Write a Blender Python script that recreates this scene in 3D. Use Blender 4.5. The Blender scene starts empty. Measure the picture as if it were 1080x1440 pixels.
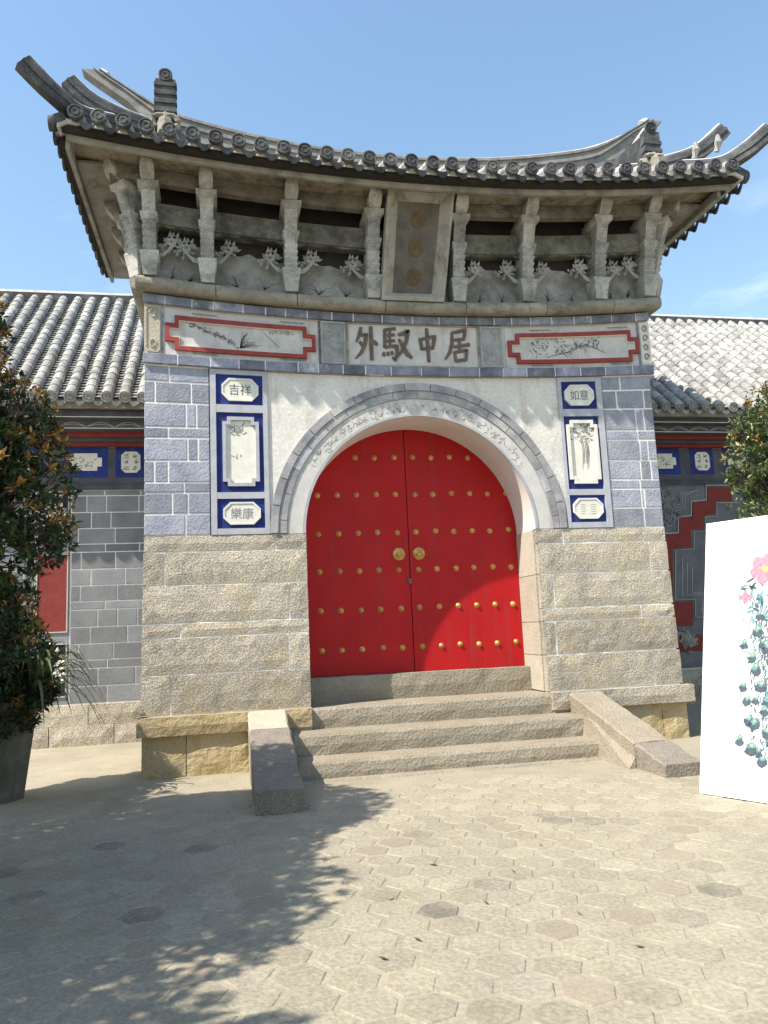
import bpy, math, random
from mathutils import Vector, Matrix, noise
random.seed(7)
R_ = random.Random(11)
sc = bpy.context.scene
COL = sc.collection

# ---------------------------------------------------------------- camera
FPX = 1100.0
AX = Vector((5560.0, -80.0, FPX)).normalized()
AZ = Vector((-325.0, -7480.0, FPX)); AZ = (AZ - AX * AZ.dot(AX)).normalized()
AY = AZ.cross(AX)
RM = Matrix((AX, AY, AZ)).transposed()            # image axes (right, down, forward) <- world
CAM = Vector((-2.395, -9.703, 1.6))
cd = bpy.data.cameras.new('camera'); cam = bpy.data.objects.new('camera', cd); COL.objects.link(cam)
right, down, fwd = RM[0].copy(), RM[1].copy(), RM[2].copy()
mw = Matrix((right, -down, -fwd)).transposed().to_4x4(); mw.translation = CAM
cam.matrix_world = mw
cd.sensor_width = 36.0; cd.sensor_fit = 'AUTO'; cd.lens = FPX / 1440.0 * 36.0
cd.clip_start = 0.05; cd.clip_end = 3000
sc.camera = cam

def ray(px, py): return RM.transposed() @ Vector((px - 540.0, py - 720.0, FPX))
def P(px, py, y=0.0):
    d = ray(px, py); t = (y - CAM.y) / d.y; q = CAM + d * t
    return q.x, q.z
def G(px, py, z=0.0):
    d = ray(px, py); t = (z - CAM.z) / d.z; q = CAM + d * t
    return q.x, q.y

# ---------------------------------------------------------------- world, sun, exposure
SUN = Vector((1.45, 0.66, -1.95)).normalized()      # direction the light travels
elev = math.asin(-SUN.z); azim = math.atan2(-SUN.x, -SUN.y)
W = bpy.data.worlds.new('World'); sc.world = W; W.use_nodes = True
nt = W.node_tree; nt.nodes.clear()
out = nt.nodes.new('ShaderNodeOutputWorld'); bg = nt.nodes.new('ShaderNodeBackground')
sky = nt.nodes.new('ShaderNodeTexSky'); sky.sky_type = 'NISHITA'; sky.sun_disc = False
sky.sun_elevation = elev; sky.sun_rotation = azim
sky.altitude = 0; sky.air_density = 1.9; sky.dust_density = 1.2; sky.ozone_density = 5.0
tc = nt.nodes.new('ShaderNodeTexCoord'); mp = nt.nodes.new('ShaderNodeMapping'); mp.inputs['Scale'].default_value = (1.2, 1.2, 4.0)
nz = nt.nodes.new('ShaderNodeTexNoise'); nz.inputs['Scale'].default_value = 3.4; nz.inputs['Detail'].default_value = 7; nz.inputs['Roughness'].default_value = 0.62
rp = nt.nodes.new('ShaderNodeValToRGB'); rp.color_ramp.elements[0].position = 0.54; rp.color_ramp.elements[1].position = 0.80
rp.color_ramp.elements[1].color = (0.4, 0.4, 0.4, 1)
sx = nt.nodes.new('ShaderNodeSeparateXYZ'); hr = nt.nodes.new('ShaderNodeMapRange'); hr.inputs[1].default_value = 0.52; hr.inputs[2].default_value = 0.30
ml = nt.nodes.new('ShaderNodeMath'); ml.operation = 'MULTIPLY'
mx = nt.nodes.new('ShaderNodeMix'); mx.data_type = 'RGBA'; mx.inputs[7].default_value = (9.0, 9.3, 9.6, 1)
L_ = nt.links.new
L_(tc.outputs['Generated'], mp.inputs['Vector']); L_(mp.outputs['Vector'], nz.inputs['Vector']); L_(nz.outputs['Fac'], rp.inputs['Fac'])
L_(tc.outputs['Generated'], sx.inputs[0]); L_(sx.outputs['Z'], hr.inputs[0]); L_(hr.outputs[0], ml.inputs[0]); L_(rp.outputs['Color'], ml.inputs[1]); L_(ml.outputs[0], mx.inputs[0]); L_(sky.outputs['Color'], mx.inputs[6]); L_(mx.outputs[2], bg.inputs['Color'])
L_(bg.outputs[0], out.inputs['Surface']); bg.inputs['Strength'].default_value = 0.132
sd = bpy.data.lights.new('sun', 'SUN'); sd.energy = 5.0; sd.angle = math.radians(0.55); sd.color = (1.0, 0.93, 0.82)
so = bpy.data.objects.new('sun', sd); COL.objects.link(so); so.rotation_euler = SUN.to_track_quat('-Z', 'Y').to_euler(); so.location = (-20, -10, 30)
sc.view_settings.view_transform = 'Standard'; sc.view_settings.look = 'None'
sc.view_settings.exposure = 0.78; sc.view_settings.gamma = 1.0; sc.view_settings.use_curve_mapping = False
sc.cycles.use_denoising = True; sc.cycles.max_bounces = 6

# ---------------------------------------------------------------- materials
MATS = {}
def mat(name, cols, scale=3.0, rough=0.85, bump=0.3, bscale=40.0, bdist=0.01, var=0.12, metal=0.0, speck=0.0, speckscale=120.0,
        stain=None, stainscale=(2.0, 2.0, 0.5), stainpos=(0.5, 0.7), island=False, spec=0.3, stain2=None):
    m = bpy.data.materials.new(name); m.use_nodes = True; t = m.node_tree; n = t.nodes; l = t.links.new
    b = n['Principled BSDF']; b.inputs['Roughness'].default_value = rough; b.inputs['Metallic'].default_value = metal
    b.inputs['Specular IOR Level'].default_value = spec
    geo = n.new('ShaderNodeNewGeometry')
    nzz = n.new('ShaderNodeTexNoise'); nzz.inputs['Scale'].default_value = scale; nzz.inputs['Detail'].default_value = 6; nzz.inputs['Roughness'].default_value = 0.65
    l(geo.outputs['Position'], nzz.inputs['Vector'])
    r = n.new('ShaderNodeValToRGB'); els = r.color_ramp.elements
    while len(els) < len(cols): els.new(0.5)
    for i, c in enumerate(cols):
        els[i].position = 0.3 + 0.4 * i / max(1, len(cols) - 1); els[i].color = (*c, 1)
    l(nzz.outputs['Fac'], r.inputs['Fac']); col = r.outputs['Color']
    def mixc(fac, a, bcol, mode='MIX'):
        x = n.new('ShaderNodeMix'); x.data_type = 'RGBA'; x.blend_type = mode
        if hasattr(fac, 'is_linked'): l(fac, x.inputs[0])
        else: x.inputs[0].default_value = fac
        l(a, x.inputs[6])
        if hasattr(bcol, 'is_linked'): l(bcol, x.inputs[7])
        else: x.inputs[7].default_value = (*bcol, 1)
        return x.outputs[2]
    if stain:
        for kk, (sc_, pos_, scol) in enumerate([(stainscale, stainpos, stain)] + ([stain2] if stain2 else [])):
            mpp = n.new('ShaderNodeMapping'); mpp.inputs['Scale'].default_value = sc_; mpp.inputs['Location'].default_value = (3.1 * kk, 1.7 * kk, 0.4)
            l(geo.outputs['Position'], mpp.inputs['Vector'])
            sn = n.new('ShaderNodeTexNoise'); sn.inputs['Scale'].default_value = 1.6; sn.inputs['Detail'].default_value = 8; sn.inputs['Roughness'].default_value = 0.7
            l(mpp.outputs['Vector'], sn.inputs['Vector'])
            sr = n.new('ShaderNodeMapRange'); sr.inputs[1].default_value = pos_[0]; sr.inputs[2].default_value = pos_[1]; sr.inputs[4].default_value = 0.85
            l(sn.outputs['Fac'], sr.inputs[0]); col = mixc(sr.outputs[0], col, scol)
    if speck:
        s2 = n.new('ShaderNodeTexNoise'); s2.inputs['Scale'].default_value = speckscale; s2.inputs['Detail'].default_value = 3
        l(geo.outputs['Position'], s2.inputs['Vector'])
        mr = n.new('ShaderNodeMapRange'); mr.inputs[1].default_value = 0.35; mr.inputs[2].default_value = 0.65; mr.inputs[3].default_value = 1 - speck; mr.inputs[4].default_value = 1 + speck
        l(s2.outputs['Fac'], mr.inputs[0]); hv = n.new('ShaderNodeHueSaturation'); l(mr.outputs[0], hv.inputs['Value']); l(col, hv.inputs['Color']); col = hv.outputs['Color']
    if var:
        hv = n.new('ShaderNodeHueSaturation'); mr = n.new('ShaderNodeMapRange'); mr.inputs[3].default_value = 1 - var; mr.inputs[4].default_value = 1 + var
        if island: l(geo.outputs['Random Per Island'], mr.inputs[0])
        else:
            oi = n.new('ShaderNodeObjectInfo'); l(oi.outputs['Random'], mr.inputs[0])
        l(mr.outputs[0], hv.inputs['Value']); l(col, hv.inputs['Color']); col = hv.outputs['Color']
    l(col, b.inputs['Base Color'])
    if bump:
        bn = n.new('ShaderNodeTexNoise'); bn.inputs['Scale'].default_value = bscale; bn.inputs['Detail'].default_value = 5; bn.inputs['Roughness'].default_value = 0.6
        l(geo.outputs['Position'], bn.inputs['Vector'])
        bp = n.new('ShaderNodeBump'); bp.inputs['Strength'].default_value = bump; bp.inputs['Distance'].default_value = bdist
        l(bn.outputs['Fac'], bp.inputs['Height']); l(bp.outputs['Normal'], b.inputs['Normal'])
    MATS[name] = m; return m

mat('granite', [(0.31, 0.275, 0.22), (0.42, 0.375, 0.305), (0.47, 0.41, 0.31)], 3.0, 0.9, 1.0, 46, 0.020, 0.17, speck=0.30, speckscale=55, stain=(0.40, 0.33, 0.21), stainpos=(0.50, 0.72), stainscale=(1.2, 1.2, 1.2), stain2=((2, 2, 1.2), (0.56, 0.74), (0.24, 0.22, 0.20)))
mat('granite_pale', [(0.36, 0.325, 0.26), (0.45, 0.405, 0.33)], 4, 0.9, 0.6, 30, 0.015, 0.06, speck=0.12)
mat('granite_ochre', [(0.324, 0.243, 0.126), (0.423, 0.333, 0.189), (0.36, 0.297, 0.207)], 3, 0.9, 1.0, 18, 0.03, 0.10, speck=0.15)
mat('granite_dark', [(0.17, 0.15, 0.13), (0.25, 0.215, 0.175)], 6, 0.9, 1.0, 35, 0.02, 0.10, speck=0.35)
mat('step_stone', [(0.243, 0.207, 0.153), (0.315, 0.279, 0.216)], 3, 0.9, 1.0, 30, 0.02, 0.05, speck=0.22, speckscale=80)
mat('mortar', [(0.70, 0.68, 0.64), (0.82, 0.80, 0.76)], 8, 0.9, 0.3, 60, 0.005, 0.0)
mat('mortar_grey', [(0.36, 0.35, 0.33), (0.46, 0.44, 0.41)], 8, 0.9, 0.3, 60, 0.005, 0.0)
mat('grey_brick', [(0.20, 0.218, 0.27), (0.29, 0.302, 0.355), (0.37, 0.37, 0.40)], 3.5, 0.85, 0.8, 34, 0.015, 0.20, speck=0.16, speckscale=80, stain=(0.46, 0.45, 0.45), stainscale=(3, 3, 3), stainpos=(0.58, 0.80))
mat('band_brick', [(0.10, 0.118, 0.16), (0.20, 0.215, 0.27), (0.32, 0.325, 0.37)], 4.5, 0.85, 0.5, 30, 0.01, 0.35, speck=0.16, stain=(0.52, 0.50, 0.48), stainscale=(4, 4, 2.5), stainpos=(0.57, 0.74))
mat('arch_brick', [(0.17, 0.17, 0.185), (0.31, 0.305, 0.315), (0.50, 0.48, 0.465)], 2.2, 0.85, 0.5, 30, 0.01, 0.22, speck=0.15)
mat('dark_brick', [(0.145, 0.153, 0.166), (0.23, 0.234, 0.242)], 2.5, 0.85, 0.5, 25, 0.01, 0.22, speck=0.14)
mat('eave_shade_grey', [(0.05, 0.055, 0.07), (0.10, 0.105, 0.12)], 4, 0.85, 0.3, 30, 0.006, 0.10)  # dark grey with the deep shade under the wing eaves put into the colour
mat('right_brick', [(0.09, 0.10, 0.115), (0.17, 0.18, 0.19)], 3, 0.85, 0.4, 25, 0.008, 0.1)
mat('frame_plaster', [(0.33, 0.34, 0.37), (0.45, 0.45, 0.47)], 6, 0.85, 0.3, 40, 0.006, 0.05)
mat('plaster', [(0.57, 0.535, 0.48), (0.71, 0.68, 0.63)], 3.2, 0.9, 0.5, 20, 0.012, 0.0, speck=0.07, speckscale=26, stain=(0.34, 0.325, 0.305), stainscale=(1.7, 1.7, 0.8), stainpos=(0.52, 0.74), stain2=((3.5, 3.5, 0.35), (0.58, 0.74), (0.52, 0.35, 0.30)))
mat('white_panel', [(0.46, 0.44, 0.41), (0.60, 0.58, 0.55)], 4, 0.85, 0.15, 40, 0.005, 0.0, stain=(0.30, 0.28, 0.26), stainscale=(2.5, 2.5, 1.2), stainpos=(0.50, 0.75), stain2=((5, 5, 0.4), (0.60, 0.75), (0.42, 0.20, 0.17)))
mat('shaded_grimy_wall', [(0.16, 0.15, 0.13), (0.30, 0.29, 0.27), (0.40, 0.39, 0.37)], 2.2, 0.9, 0.3, 25, 0.008, 0.0, stain=(0.10, 0.09, 0.08), stainscale=(1.5, 1.5, 1.5), stainpos=(0.46, 0.70))  # grimy plaster, darkened further to paint in the under-eave shade
mat('reveal_white', [(0.64, 0.61, 0.57), (0.72, 0.69, 0.65)], 3, 0.9, 0.1, 30, 0.004, 0.0)
mat('plaque_white', [(0.60, 0.58, 0.50), (0.72, 0.70, 0.63)], 10, 0.8, 0.15, 50, 0.003, 0.04)
mat('blue_paint', [(0.010, 0.020, 0.12), (0.018, 0.038, 0.22)], 6, 0.7, 0.2, 30, 0.004, 0.10, stain=(0.10, 0.12, 0.22), stainscale=(4, 4, 2), stainpos=(0.58, 0.8))
mat('red_frame', [(0.20, 0.035, 0.035), (0.32, 0.06, 0.055)], 9, 0.75, 0.2, 40, 0.004, 0.05)
mat('red_wall', [(0.16, 0.025, 0.02), (0.22, 0.04, 0.035)], 5, 0.8, 0.2, 40, 0.004, 0.05)
mat('door_red', [(0.36, 0.006, 0.009), (0.45, 0.009, 0.012)], 1.6, 0.5, 0.12, 14, 0.005, 0.03, spec=0.22, stain=(0.30, 0.03, 0.028), stainscale=(6, 6, 0.5), stainpos=(0.52, 0.75))
mat('brass', [(0.40, 0.22, 0.06), (0.66, 0.40, 0.13)], 14, 0.45, 0.15, 60, 0.002, 0.22, metal=0.5)
mat('ink', [(0.05, 0.05, 0.055), (0.22, 0.215, 0.21)], 22, 0.85, 0, 1, 0, 0.0)
mat('ink_soft', [(0.20, 0.19, 0.19), (0.30, 0.29, 0.28)], 12, 0.85, 0, 1, 0, 0.0)
mat('brown_char', [(0.095, 0.07, 0.055), (0.16, 0.125, 0.10)], 14, 0.8, 0.3, 40, 0.003, 0.04, stain=(0.30, 0.27, 0.24), stainscale=(14, 14, 14), stainpos=(0.58, 0.75))
mat('ledge_stone', [(0.175, 0.166, 0.138), (0.294, 0.271, 0.221), (0.368, 0.331, 0.258)], 3, 0.9, 0.7, 30, 0.012, 0.16, speck=0.15, stain=(0.074, 0.074, 0.06), stainscale=(1.5, 1.5, 2.5), stainpos=(0.50, 0.72))
mat('bracket_stone', [(0.135, 0.131, 0.113), (0.261, 0.252, 0.225), (0.36, 0.36, 0.333)], 3.4, 0.9, 0.8, 34, 0.015, 0.18, speck=0.2, speckscale=60, stain=(0.077, 0.077, 0.063), stainscale=(2.2, 2.2, 2.8), stainpos=(0.49, 0.70))
mat('post_stone', [(0.19, 0.185, 0.165), (0.36, 0.355, 0.33), (0.50, 0.50, 0.475)], 4.0, 0.9, 0.8, 40, 0.012, 0.20, speck=0.2, speckscale=60, stain=(0.12, 0.115, 0.095), stainscale=(2.4, 2.4, 3), stainpos=(0.52, 0.72))
mat('shaded_grimy_beam', [(0.07, 0.068, 0.055), (0.16, 0.152, 0.125), (0.24, 0.235, 0.205)], 3.4, 0.9, 0.8, 34, 0.015, 0.15, speck=0.2, speckscale=60, stain=(0.045, 0.045, 0.038), stainscale=(2.2, 2.2, 2.8), stainpos=(0.48, 0.68))  # dirty stone, its colour lowered further to deepen the shade beneath the eaves
mat('carved_grey', [(0.25, 0.26, 0.25), (0.38, 0.39, 0.375)], 5, 0.9, 0.6, 40, 0.01, 0.1, speck=0.12)
mat('beam_wood', [(0.081, 0.072, 0.059), (0.18, 0.162, 0.131), (0.243, 0.225, 0.189)], 3, 0.9, 0.7, 30, 0.015, 0.10, speck=0.15, stain=(0.171, 0.059, 0.045), stainscale=(1.2, 1.2, 5), stainpos=(0.58, 0.74), stain2=((2, 2, 3), (0.50, 0.68), (0.05, 0.045, 0.04)))
mat('eave_board', [(0.10, 0.085, 0.065), (0.25, 0.21, 0.15), (0.13, 0.12, 0.105)], 3.2, 0.9, 0.6, 30, 0.012, 0.08, speck=0.15, stain=(0.15, 0.055, 0.04), stainscale=(1.2, 1.2, 6), stainpos=(0.57, 0.72), stain2=((2.4, 2.4, 3), (0.50, 0.66), (0.05, 0.045, 0.04)))
mat('eave_trim', [(0.20, 0.19, 0.16), (0.34, 0.32, 0.27)], 4, 0.9, 0.5, 30, 0.01, 0.08, speck=0.12, stain=(0.08, 0.075, 0.06), stainscale=(2, 2, 2), stainpos=(0.5, 0.7))
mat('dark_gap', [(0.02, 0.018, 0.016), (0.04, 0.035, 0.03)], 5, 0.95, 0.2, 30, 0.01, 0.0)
mat('old_tile', [(0.028, 0.03, 0.034), (0.07, 0.073, 0.078), (0.15, 0.15, 0.145)], 4, 0.85, 0.6, 35, 0.012, 0.3, speck=0.2, stain=(0.11, 0.105, 0.07), stainscale=(2, 2, 2), stainpos=(0.58, 0.8))
mat('pale_tile', [(0.175, 0.175, 0.166), (0.304, 0.299, 0.285), (0.423, 0.414, 0.386)], 5, 0.85, 0.7, 35, 0.012, 0.24, speck=0.2, speckscale=60, stain=(0.092, 0.087, 0.074), stainscale=(3, 3, 3), stainpos=(0.52, 0.75), stain2=((1.2, 1.2, 1.2), (0.52, 0.7), (0.46, 0.44, 0.39)))
mat('pan_tile', [(0.14, 0.14, 0.135), (0.28, 0.275, 0.26)], 6, 0.85, 0.5, 35, 0.01, 0.3, island=True)
mat('ridge_cap', [(0.42, 0.41, 0.39), (0.58, 0.56, 0.53)], 6, 0.85, 0.4, 30, 0.01, 0.06, stain=(0.2, 0.19, 0.17), stainscale=(3, 3, 3), stainpos=(0.5, 0.75))
mat('plaque_wood', [(0.08, 0.072, 0.062), (0.16, 0.142, 0.118)], 5, 0.85, 0.4, 30, 0.006, 0.0)
mat('plaque_frame', [(0.19, 0.18, 0.15), (0.33, 0.315, 0.265), (0.40, 0.38, 0.33)], 5, 0.85, 0.7, 40, 0.012, 0.05, stain=(0.10, 0.09, 0.07), stainscale=(3, 3, 1.5), stainpos=(0.52, 0.7))
mat('ochre', [(0.10, 0.065, 0.03), (0.17, 0.105, 0.04)], 14, 0.85, 0.2, 40, 0.004, 0.05, stain=(0.075, 0.065, 0.05), stainscale=(9, 9, 9), stainpos=(0.45, 0.6))
mat('canvas', [(0.80, 0.81, 0.83), (0.83, 0.84, 0.86)], 3, 0.6, 0.05, 200, 0.001, 0.0)
mat('pot_glaze', [(0.085, 0.08, 0.068), (0.15, 0.14, 0.115)], 5, 0.8, 0.5, 20, 0.012, 0.0, stain=(0.06, 0.07, 0.05), stainscale=(4, 4, 1.2), stainpos=(0.5, 0.7))
mat('soil', [(0.04, 0.03, 0.02), (0.07, 0.05, 0.035)], 20, 0.95, 0.8, 50, 0.02, 0.0)
mat('bark', [(0.08, 0.06, 0.045), (0.14, 0.11, 0.08)], 12, 0.95, 0.8, 40, 0.01, 0.0)
mat('leaf_green', [(0.022, 0.040, 0.014), (0.045, 0.075, 0.024)], 5, 0.5, 0, 1, 0, 0.5, island=True, spec=0.3)
mat('leaf_light', [(0.08, 0.115, 0.04), (0.145, 0.18, 0.075)], 5, 0.38, 0, 1, 0, 0.5, island=True, spec=0.55)
mat('leaf_orange', [(0.20, 0.075, 0.025), (0.36, 0.20, 0.05), (0.27, 0.26, 0.08)], 6, 0.5, 0, 1, 0, 0.35, island=True)
mat('leaf_strap', [(0.05, 0.075, 0.03), (0.12, 0.14, 0.06)], 6, 0.5, 0, 1, 0, 0.3, island=True)
mat('dry_leaf', [(0.10, 0.07, 0.04), (0.17, 0.12, 0.07)], 20, 0.9, 0, 1, 0, 0.3)
mat('dry_grass', [(0.30, 0.14, 0.08), (0.42, 0.24, 0.14)], 9, 0.9, 0, 1, 0, 0.3, island=True)
mat('ground', [(0.274, 0.245, 0.18), (0.335, 0.3, 0.226)], 1.6, 0.95, 0.5, 30, 0.01, 0.0, speck=0.12, speckscale=40, stain=(0.226, 0.198, 0.146), stainscale=(0.8, 0.8, 0.8), stainpos=(0.45, 0.7))
mat('paver', [(0.231, 0.202, 0.148), (0.283, 0.251, 0.183), (0.261, 0.235, 0.187)], 2.4, 0.95, 0.7, 30, 0.014, 0.10, speck=0.14, speckscale=40, stain=(0.313, 0.28, 0.209), stainscale=(1.4, 1.4, 1.4), stainpos=(0.42, 0.66), stain2=((.9, .9, .9), (0.56, 0.72), (0.24, 0.21, 0.16)))
mat('paver_far', [(0.244, 0.213, 0.157), (0.291, 0.259, 0.191), (0.274, 0.248, 0.196)], 2.4, 0.95, 0.6, 28, 0.012, 0.08, island=True, speck=0.14, speckscale=40, stain=(0.318, 0.285, 0.211), stainscale=(1.0, 1.0, 1.0), stainpos=(0.38, 0.6))
mat('paver_dark', [(0.165, 0.148, 0.12), (0.21, 0.188, 0.145)], 3.0, 0.95, 0.6, 28, 0.012, 0.14, speck=0.16, speckscale=40, stain=(0.275, 0.245, 0.182), stainscale=(2.6, 2.6, 2.6), stainpos=(0.40, 0.60))
mat('paver_pink', [(0.255, 0.21, 0.155), (0.285, 0.24, 0.18)], 3.0, 0.95, 0.5, 28, 0.012, 0.06, speck=0.1, speckscale=45, stain=(0.257, 0.228, 0.17), stainscale=(1.1, 1.1, 1.1), stainpos=(0.42, 0.62))
mat('pink', [(0.55, 0.12, 0.17), (0.70, 0.28, 0.33)], 40, 0.7, 0, 1, 0, 0.1)
mat('teal', [(0.06, 0.16, 0.17), (0.17, 0.32, 0.32)], 30, 0.7, 0, 1, 0, 0.15)
mat('slate_ink', [(0.045, 0.06, 0.085), (0.10, 0.125, 0.155)], 30, 0.7, 0, 1, 0, 0.15)
mat('yellow_eye', [(0.30, 0.36, 0.10), (0.42, 0.46, 0.18)], 30, 0.7, 0, 1, 0, 0.1)

# ---------------------------------------------------------------- mesh helpers
ORG = {}
def finish(o, parent):
    COL.objects.link(o)
    if parent is not None:
        o.parent = parent; o.location = o.location - ORG.get(parent.name, Vector((0, 0, 0)))
    return o
def empty(name, loc):
    o = bpy.data.objects.new(name, None); o.location = loc; o.empty_display_size = 0.2; COL.objects.link(o); ORG[o.name] = Vector(loc); return o
def tag(o, label=None, cat=None, group=None, kind=None):
    if label: o['label'] = label
    if cat: o['category'] = cat
    if group: o['group'] = group
    if kind: o['kind'] = kind
    return o
class MB:
    def __init__(s): s.v = []; s.f = []
    def add(s, vs, fs):
        k = len(s.v); s.v += [tuple(p) for p in vs]; s.f += [tuple(i + k for i in f) for f in fs]; return s
    def box(s, x0, x1, y0, y1, z0, z1, nx=1):
        vs = []; fs = []
        for i in range(nx + 1):
            x = x0 + (x1 - x0) * i / nx
            vs += [(x, y0, z0), (x, y1, z0), (x, y1, z1), (x, y0, z1)]
        for i in range(nx):
            a = 4 * i; b = a + 4
            for k in range(4): fs.append((a + k, a + (k + 1) % 4, b + (k + 1) % 4, b + k))
        fs.append((3, 2, 1, 0)); e = 4 * nx; fs.append((e, e + 1, e + 2, e + 3))
        return s.add(vs, fs)
    def brick(s, x0, x1, z0, z1, yb, yf, c=0.008, nx=1):
        vs = [(x0, yb, z0), (x1, yb, z0), (x1, yb, z1), (x0, yb, z1), (x0, yf + c, z0), (x1, yf + c, z0), (x1, yf + c, z1), (x0, yf + c, z1),
              (x0 + c, yf, z0 + c), (x1 - c, yf, z0 + c), (x1 - c, yf, z1 - c), (x0 + c, yf, z1 - c)]
        fs = [(3, 2, 1, 0)]
        for a in (0, 4):
            for k in range(4): fs.append((a + k, a + (k + 1) % 4, a + 4 + (k + 1) % 4, a + 4 + k))
        fs.append((8, 9, 10, 11)); return s.add(vs, fs)
    def rough(s, x0, x1, z0, z1, yb, yf, cell=0.15, amp=0.014, c=0.016, seed=0.0, lean=0.0):
        nx = max(2, round((x1 - x0) / cell)); nz_ = max(2, round((z1 - z0) / cell)); vs = []; fs = []
        for j in range(nz_ + 1):
            for i in range(nx + 1):
                x = x0 + (x1 - x0) * i / nx; z = z0 + (z1 - z0) * j / nz_
                edge = i in (0, nx) or j in (0, nz_)
                d = noise.noise(Vector((x * 6 + seed, z * 6, seed))) * amp
                y = (yf + c + 0.5 * d) if edge else yf + d
                if edge:
                    jx = noise.noise(Vector((z * 9, seed, 2.0))) * 0.006; jz = noise.noise(Vector((x * 9, seed, 5.0))) * 0.006
                    if i in (0, nx): x += jx
                    if j in (0, nz_): z += jz
                vs.append((x, y - lean * (z1 - z), z))
        w = nx + 1
        for j in range(nz_):
            for i in range(nx): fs.append((j * w + i, j * w + i + 1, (j + 1) * w + i + 1, (j + 1) * w + i))
        ring = [i for i in range(w)] + [j * w + nx for j in range(1, nz_ + 1)] + [nz_ * w + i for i in range(nx - 1, -1, -1)] + [j * w for j in range(nz_ - 1, 0, -1)]
        b0 = len(vs)
        for r in ring: vs.append((vs[r][0], yb, vs[r][2]))
        m = len(ring)
        for k in range(m): fs.append((ring[(k + 1) % m], ring[k], b0 + k, b0 + (k + 1) % m))
        return s.add(vs, fs)
    def tube(s, pts, rad, n=8, cap=True, flat=1.0):
        pts = [Vector(p) for p in pts]; vs = []; fs = []
        if not hasattr(rad, '__len__'): rad = [rad] * len(pts)
        up = Vector((0, 0, 1))
        for i, p in enumerate(pts):
            t = (pts[min(i + 1, len(pts) - 1)] - pts[max(i - 1, 0)]).normalized()
            a = t.cross(up if abs(t.z) < 0.95 else Vector((1, 0, 0))).normalized(); b = a.cross(t)
            for k in range(n):
                an = 2 * math.pi * k / n; vs.append(p + a * math.cos(an) * rad[i] + b * math.sin(an) * rad[i] * flat)
        for i in range(len(pts) - 1):
            for k in range(n): fs.append((i * n + k, i * n + (k + 1) % n, (i + 1) * n + (k + 1) % n, (i + 1) * n + k))
        if cap: fs.append(tuple(range(n - 1, -1, -1))); fs.append(tuple((len(pts) - 1) * n + k for k in range(n)))
        return s.add(vs, fs)
    def prism(s, poly, y0, y1):
        n = len(poly); vs = [(x, y0, z) for x, z in poly] + [(x, y1, z) for x, z in poly]
        fs = [tuple(range(n)), tuple(range(2 * n - 1, n - 1, -1))] + [((i + 1) % n, i, n + i, n + (i + 1) % n) for i in range(n)]
        return s.add(vs, fs)
    def ringp(s, outer, inner, y0, y1):
        n = len(outer); vs = [(x, y0, z) for x, z in outer] + [(x, y0, z) for x, z in inner] + [(x, y1, z) for x, z in outer] + [(x, y1, z) for x, z in inner]; fs = []
        for i in range(n):
            j = (i + 1) % n
            fs += [(i, j, n + j, n + i), (2 * n + j, 2 * n + i, 3 * n + i, 3 * n + j), (j, i, 2 * n + i, 2 * n + j), (n + i, n + j, 3 * n + j, 3 * n + i)]
        return s.add(vs, fs)
    def sweep(s, path, prof):
        """path: list of points; prof: list of (side, up) offsets; side is horizontal"""
        pts = [Vector(p) for p in path]; n = len(prof); vs = []; fs = []
        for i, p in enumerate(pts):
            t = (pts[min(i + 1, len(pts) - 1)] - pts[max(i - 1, 0)]); h = Vector((t.x, t.y, 0))
            h = h.normalized() if h.length > 1e-6 else Vector((1, 0, 0)); side = Vector((h.y, -h.x, 0)); tt = t.normalized(); up = side.cross(tt)
            if up.z < 0: up = -up
            for a, b in prof: vs.append(p + side * a + up * b)
        for i in range(len(pts) - 1):
            for k in range(n): fs.append((i * n + k, i * n + (k + 1) % n, (i + 1) * n + (k + 1) % n, (i + 1) * n + k))
        fs.append(tuple(range(n - 1, -1, -1))); fs.append(tuple((len(pts) - 1) * n + k for k in range(n)))
        return s.add(vs, fs)
    def stroke(s, pts, w, y, th=0.004):
        """a painted or carved stroke in the xz plane"""
        n = len(pts); a = []; b = []
        if not hasattr(w, '__len__'): w = [w] * n
        for i in range(n):
            p = Vector(pts[i]); q0 = Vector(pts[max(i - 1, 0)]); q1 = Vector(pts[min(i + 1, n - 1)]); t = (q1 - q0)
            t = t.normalized() if t.length > 0 else Vector((1, 0)); nn = Vector((-t.y, t.x)) * w[i] * 0.5
            a.append(p + nn); b.append(p - nn)
        vs = []; fs = []
        for i in range(n): vs += [(a[i].x, y, a[i].y), (b[i].x, y, b[i].y), (a[i].x, y + th, a[i].y), (b[i].x, y + th, b[i].y)]
        for i in range(n - 1):
            o = 4 * i; fs += [(o, o + 1, o + 5, o + 4), (o + 2, o + 6, o + 7, o + 3), (o, o + 4, o + 6, o + 2), (o + 1, o + 3, o + 7, o + 5)]
        fs += [(0, 2, 3, 1), (4 * n - 4, 4 * n - 3, 4 * n - 1, 4 * n - 2)]
        return s.add(vs, fs)
    def warp(s, fn): s.v = [fn(p) for p in s.v]; return s
    def mesh(s, name, m, smooth=False):
        me = bpy.data.meshes.new(name); me.from_pydata(s.v, [], s.f); me.materials.append(MATS[m]); me.validate()
        if smooth: me.polygons.foreach_set('use_smooth', [True] * len(me.polygons))
        me.update(); return me
    def build(s, name, m, parent=None, smooth=False, recalc=True):
        me = s.mesh(name, m, smooth)
        if recalc:
            import bmesh
            bm = bmesh.new(); bm.from_mesh(me); bmesh.ops.recalc_face_normals(bm, faces=bm.faces); bm.to_mesh(me); bm.free()
        o = finish(bpy.data.objects.new(name, me), parent)
        if name in STUFFN: o['kind'] = 'stuff'
        return o
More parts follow.
